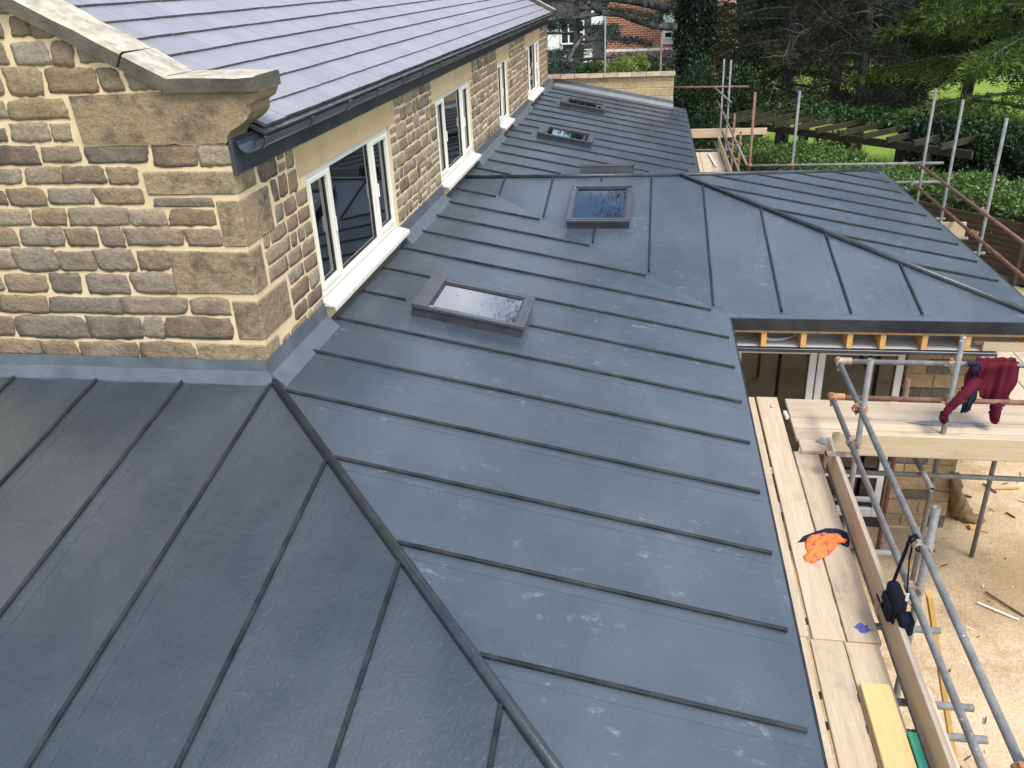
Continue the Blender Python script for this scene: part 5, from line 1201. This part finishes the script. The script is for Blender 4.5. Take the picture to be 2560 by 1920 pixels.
MB().tube(br, [.14, .12, .105, .09, .075, .055, .04], 9).build('branch', 'barkmoss', ivr, smooth=True)
br = [at(*zz4(640, 110), 24.0), at(*zz4(560, 40), 23.8), at(*zz4(430, -40), 23.6)]; MB().tube(br, [.09, .07, .05], 7).build('branch', 'bark', ivr, smooth=True)
br = [at(*zz4(1180, 60), 25.3), at(*zz4(900, 10), 25.), at(*zz4(600, -30), 24.6), at(*zz4(300, -60), 24.2)]; MB().tube(br, [.15, .12, .10, .06], 8).build('branch', 'bark', ivr, smooth=True)
br = [at(*zz4(370, 520), 21.5), at(*zz4(430, 380), 22), at(*zz4(500, 290), 22.6), at(*zz4(620, 235), 23.4)]; MB().tube(br, [.05, .055, .05, .04], 7).build('branch', 'barkmoss', ivr, smooth=True)
up_l = MB(); Pc = []; LD = []; 
for k in range(46):
    h = 6.5+k*.36; a = k*2.399; Ln = rng.uniform(4., 6.5)*(1-.35*k/46); P0 = []; c_ = np.array([iv[0], iv[1], LZ+h])
    for q in range(7): P0.append(c_+np.array([math.cos(a)*Ln*q/6+.2*math.sin(q*2+k), math.sin(a)*Ln*q/6+.2*math.cos(q*1.7+k), .10*Ln*q/6+.15*math.sin(q+k)]))
    up_l.tube(P0, [.11, .10, .085, .07, .05, .035, .015], 6); m2 = 1300; t2 = rng.uniform(.3, 1., m2); base_ = np.array([P0[int(x*5.99)] for x in t2]); sd_ = rng.normal(0, .75, m2)
    Pc.append(base_+np.stack([-math.sin(a)*sd_, math.cos(a)*sd_, rng.normal(0, .14, m2)], -1)+rng.normal(0, .2, (m2, 3))*np.array([1, 1, .3])); LD.append(rng.normal(0, 1, (m2, 3)))
MB().tube([(iv[0], iv[1], LZ+12), (iv[0]+.1, iv[1], LZ+18), (iv[0], iv[1], LZ+24)], [.30, .2, .08], 10).build('upper_trunk', 'bark', ivr, smooth=True)
up_l.build('limbs', 'bark', ivr, smooth=True, kind='stuff'); Pc = np.concatenate(Pc); LD = np.concatenate(LD)
cards('crown', leaf_quads(Pc, LD, rng.uniform(.09, .20, len(Pc)), rng.uniform(.03, .05, len(Pc))), 4, rng.beta(1.3, 3, len(Pc)), 'f_dark', ivr)
# cedar with layered sprays in front of the brick house
cb_ = at(1470, 150, 23.0)
conifer('cedar_tree', (cb_[0]-.4, 24.0, LZ), 9.5, 3.6, 40, 36000, 'f_cedar', 'blue-green cedar with flat layered sprays in front of the brick house', zlow=1.6, droop=.10, tl=(.09, .17), tw=.028, tr=.22, tipb=.4, twigs=90, top_taper=.45, spread=.42)
conifer('cedar_tree', (at(1390, 60, 27)[0]-2.2, 27.5, LZ), 9.0, 3.0, 26, 13000, 'f_dark', 'dark cedar beside the end of the stone house', zlow=1.5, tl=(.12, .2), tw=.03, twigs=50, top_taper=.5)
# shrubs just behind the parapet
for px, py, yy, r_, mt, lab, tb in ((1545, 178, 20.4, .55, 'f_bush', 'small yellow-green shrub just behind the parapet', (2, 2.)), (1470, 182, 20.8, .50, 'f_climb', 'small mid-green bush behind the parapet, left of the yellow one', (2, 2)), (1585, 160, 21.5, .42, 'f_bush', 'pale yellow shrub behind the parapet near the ivy trunk', (3, 1.5)), (1400, 180, 21.5, .8, 'f_cedar', 'grey-green bush behind the parapet beside the stone house', (2, 2.5)), (1625, 178, 22, .55, 'f_climb', 'low dark bush behind the parapet beside the ivy trunk', (1.3, 3))):
    p = at(px, py, yy); leaf_blob('garden_bush', (p[0], p[1], p[2]-r_*.35), (r_, r_, r_*.9), 2600, mt, lab, 'bush', .09, ground=LZ, tintb=tb)
# dark evergreen understorey to right of ivy trunk
for i, (px, py, yy, r_, lab) in enumerate(((1720, 290, 23, 1.3, 'dark laurel mound at the foot of the ivy trunk'), (1800, 270, 24.5, 1.2, 'dark evergreen bush right of the ivy trunk'), (1745, 390, 20.5, 1.1, 'dark evergreen bush below the end of the roof'), (1860, 245, 27, 1.3, 'shaded evergreen bush beyond the scaffold poles'), (2330, 372, 19.2, .75, 'low dark evergreen bush between the hedge and the lawn, right of the pergola'), (2440, 400, 18.6, .7, 'low dark evergreen bush above the hedge near the right scaffold poles'), (2540, 415, 18.4, .7, 'low dark evergreen bush at the foot of the cypress'))):
    p = at(px, py, yy); leaf_blob('evergreen_bush', (p[0], p[1], p[2]), (r_, r_, r_*1.1), 9000, 'f_ivy', lab, 'bush', .11, ground=LZ, tintb=(1.3, 3.5))
# big trees
bb = at(1985, 110, 27.5)
conifer('brown_conifer', (bb[0], 28.5, LZ), 10.5, 4.6, 56, 60000, 'f_brown', 'large brownish twiggy conifer beyond the scaffold', zlow=2.5, droop=.16, tl=(.10, .2), tw=.022, flat=True, twigs=260, tipb=.45, top_taper=.4, spread=.45)
bb2 = at(2140, 170, 25)
conifer('brown_conifer', (bb2[0]+.6, 26.6, LZ), 9, 3.3, 40, 36000, 'f_brown', 'smaller brown conifer with bare drooping twigs over the pergola', zlow=2.4, droop=.22, tl=(.10, .18), tw=.022, flat=True, twigs=160, tipb=.4, top_taper=.4)
for px, yy, H_, R_, mt, lab, nt_ in ((2100, 42, 13, 6.0, 'f_dark', 'tall dark conifer behind the brown one', 42000), (2260, 40, 13, 6.0, 'f_dark', 'tall dark conifer above the garden shed', 42000), (1860, 44, 13, 5.5, 'f_dark', 'tall dark conifer right of the pink roofed house', 34000), (2440, 37, 12, 5.0, 'f_blue', 'grey-blue cedar at the upper right', 40000), (2620, 34, 12, 5.0, 'f_dark', 'tall dark conifer at the right edge behind the cypress', 28000)):
    p = at(px, 100, yy); conifer('tall_conifer', (p[0], yy, LZ), H_, R_, 56, nt_, mt, lab, zlow=(3.0 if px in (2100, 2260) else 2.2), tl=(.18, .34), tw=.055, flat=False, twigs=60, top_taper=.5, droop=.14)
cyp = at(2575, 300, 21.5)
conifer('golden_cypress', (cyp[0]+.55, 22.5, LZ), 9.5, 5.8, 40, 80000, 'f_cyp', 'bright green cypress with drooping feathery branches at the right edge', zlow=2.3, droop=.16, rise=.22, tl=(.16, .30), tw=.026, tr=.34, tipb=.75, pend=.28, top_taper=.45, spread=.40, limb_r=.07)
# bare low branches of the cypress against the lawn
cyr = MB()
for k in range(26):
    p = np.array([cyp[0]+.5, 22.4, LZ+rng.uniform(.6, 2.3)]); a = rng.uniform(2.3, 4.6); P0 = [p]; d_ = np.array([math.cos(a), math.sin(a), rng.uniform(-.25, .15)])
    for q in range(7): P0.append(P0[-1]+d_*rng.uniform(.25, .5)); d_ = d_+rng.normal(0, .38, 3); d_[2] -= .02; d_ /= np.linalg.norm(d_)
    cyr.tube(P0, [.022, .02, .017, .014, .011, .008, .005, .003], 5)
cyr.build('dead_branches', 'bark', bpy.data.objects['golden_cypress'], smooth=False, kind='stuff')
# distant wood closing the view
def wood_mass():
    n = 80000; x = rng.uniform(-45, 75, n); y = 62+rng.random(n)*16+4*np.sin(x*.3); top = 9+2.5*np.sin(x*.35)+1.5*np.sin(x*.9+1); z = LZ+rng.random(n)**.8*(top-LZ)
    y = y+2.0*np.sin(x*.8+z*.7)
    o = cards('distant_wood', leaf_quads(np.stack([x, y, z], -1), rng.normal(0, 1, (n, 3)), rng.uniform(.5, .95, n), rng.uniform(.35, .6, n)), 4, rng.beta(1.2, 3.2, n), 'f_dark', None, kind='stuff', label='dark wood closing the view behind the garden', category='wood')
wood_mass()
# --- brick house
YB = 47.
def fb(x, y): return at(*zz4(x, y), YB)
bh = empty('brick_house', (1.0, YB, LZ), label='red brick house with white panels and tiled lean-to behind the trees', category='house')
MB().box((fb(690, 0)[0], YB, LZ-.1), (fb(1215, 0)[0], YB+7, 6.5)).build('brick_wall', 'brick', bh)
MB().box((fb(150, 0)[0]-6, YB+.4, LZ-.1), (fb(690, 0)[0]-.02, YB+7, 6.5)).build('timbered_wall', 'timber', bh)
for (x0, x1, y0, y1) in ((215, 330, 140, 480), (500, 568, 390, 512), (330, 480, 395, 500), (1125, 1222, 45, 350), (560, 690, 60, 200)):
    a, b = fb(x0, y1), fb(x1, y0); MB().box((a[0], YB-.03 if x0 > 1000 else YB+.36, a[2]), (b[0], YB+.1 if x0 > 1000 else YB+.39, b[2])).build('white_panel', 'render', bh)
def fwin(x0, x1, y0, y1, nx, ny, yy):
    a, b = fb(x0, y1), fb(x1, y0); w_ = b[0]-a[0]; h_ = b[2]-a[2]; t_ = .09; fr = MB()
    for i in range(nx+1): x = a[0]+w_*i/nx; fr.box((x-t_/2, yy-.08, a[2]), (x+t_/2, yy, b[2]))
    for j in range(ny+1): z = a[2]+h_*j/ny; fr.box((a[0]+.01, yy-.078, z-t_/2), (b[0]-.01, yy-.002, z+t_/2))
    wo = fr.build('window', 'render', bh)
    for i in range(nx):
        for j in range(ny): MB().box((a[0]+w_*i/nx+t_/2, yy-.05, a[2]+h_*j/ny+t_/2), (a[0]+w_*(i+1)/nx-t_/2, yy-.04, a[2]+h_*(j+1)/ny-t_/2)).build('pane', 'fglass', wo)
fwin(322, 500, 165, 350, 3, 2, YB+.34); fwin(1140, 1205, 200, 300, 1, 2, YB-.05)
a, b = fb(675, 520), fb(1215, 415)
lt = MB().poly([(a[0], YB-1.4, a[2]), (b[0], YB-1.4, a[2]), (b[0], YB, b[2]+.1), (a[0], YB, b[2]+.1)], (0, 0, .08)).build('lean_to_roof', 'clay', bh)
for k in range(8):
    t_ = k/8; z = a[2]+.085+(b[2]+.1-a[2])*t_; MB().bar((a[0], YB-1.4+1.4*t_, z), (b[0], YB-1.4+1.4*t_, z), .06, .03).build('tile_course', 'clay', lt)
MB().box((a[0]-.05, YB-1.3, LZ-.1), (b[0], YB-.1, a[2]-.02)).build('lean_to_wall', 'timber', bh)
MB().box((a[0], YB-.05, b[2]+.12), (b[0], YB-.01, b[2]+.28)).build('white_trim', 'render', bh)
ph = empty('pink_roofed_house', (fb(1590, 0)[0], 58, LZ), label='house with pinkish tiled roof and white gable right of the ivy trunk', category='house')
def pz(x, y): return at(*zz4(x, y), 56.)
MB().poly([(pz(1440, 0)[0], 56, LZ), (pz(1700, 0)[0], 56, LZ), (pz(1700, 310)[0], 56, pz(1700, 320)[2]), (pz(1440, 310)[0], 56, pz(1440, 320)[2])], (0, 5, 0)).build('wall', 'brick', ph)
MB().poly([(pz(1430, 320)[0], 55.6, pz(1430, 330)[2]), (pz(1720, 320)[0], 55.6, pz(1720, 330)[2]), (pz(1690, 60)[0], 58.5, 3.6), (pz(1440, 60)[0], 58.5, 3.6)], (0, .2, .12)).build('roof', 'pink', ph)
MB().box((pz(1500, 210)[0], 55.4, pz(1500, 215)[2]), (pz(1560, 130)[0], 57., pz(1560, 130)[2])).build('dormer', 'render', ph)
MB().box((pz(1515, 200)[0], 55.36, pz(1500, 205)[2]), (pz(1545, 140)[0], 55.39, pz(1545, 145)[2])).build('pane', 'fglass', ph)
# --- garden shed / greenhouse on the lawn
def shed():
    g = lambda x, y: at(1860+x*.3165, y*.3165, 41.)
    a, b = g(1100, 600), g(1480, 600); root = empty('garden_shed', ((a[0]+b[0])/2, 42, LZ), label='small pale garden shed with ribbed roof far across the lawn', category='shed')
    ze_ = g(1300, 570)[2]; zr_ = g(1300, 480)[2]; x0, x1 = a[0], b[0]; xm = x0+(x1-x0)*.82
    MB().box((x0+.1, 41.2, LZ-.05), (x1-.05, 44, ze_)).build('wall', 'timber', root)
    rp = MB().poly([(x0-.1, 41., ze_), (xm, 41., ze_), (xm+.3, 42.6, zr_), (x0+.7, 42.6, zr_)], (0, .05, .05)).build('roof', 'steel_roof', root)
    for i in range(14):
        t_ = i/13; p = np.array([x0-.1+(xm-x0+.1)*t_, 40.99, ze_+.06]); q = np.array([x0+.7+(xm-x0-.4)*t_, 42.6, zr_+.06]); MB().bar(p, q, .05, .05).build('roof_rib', 'render', rp)
    for xx in np.linspace(xm+.02, x1, 4): MB().box((xx-.05, 41.05, LZ), (xx+.05, 41.15, ze_+.05)).build('white_post', 'render', root)
    MB().bar((xm, 41.1, ze_+.05), ((xm+x1)/2, 41.1, zr_), .09, .1, (0, 1, 0)).build('barge_board', 'render', root); MB().bar((x1, 41.1, ze_+.05), ((xm+x1)/2, 41.1, zr_), .09, .1, (0, 1, 0)).build('barge_board', 'render', root)
shed()
print('objects', len(bpy.data.objects), 'tris', sum(len(o.data.polygons) for o in bpy.data.objects if o.type == 'MESH'))
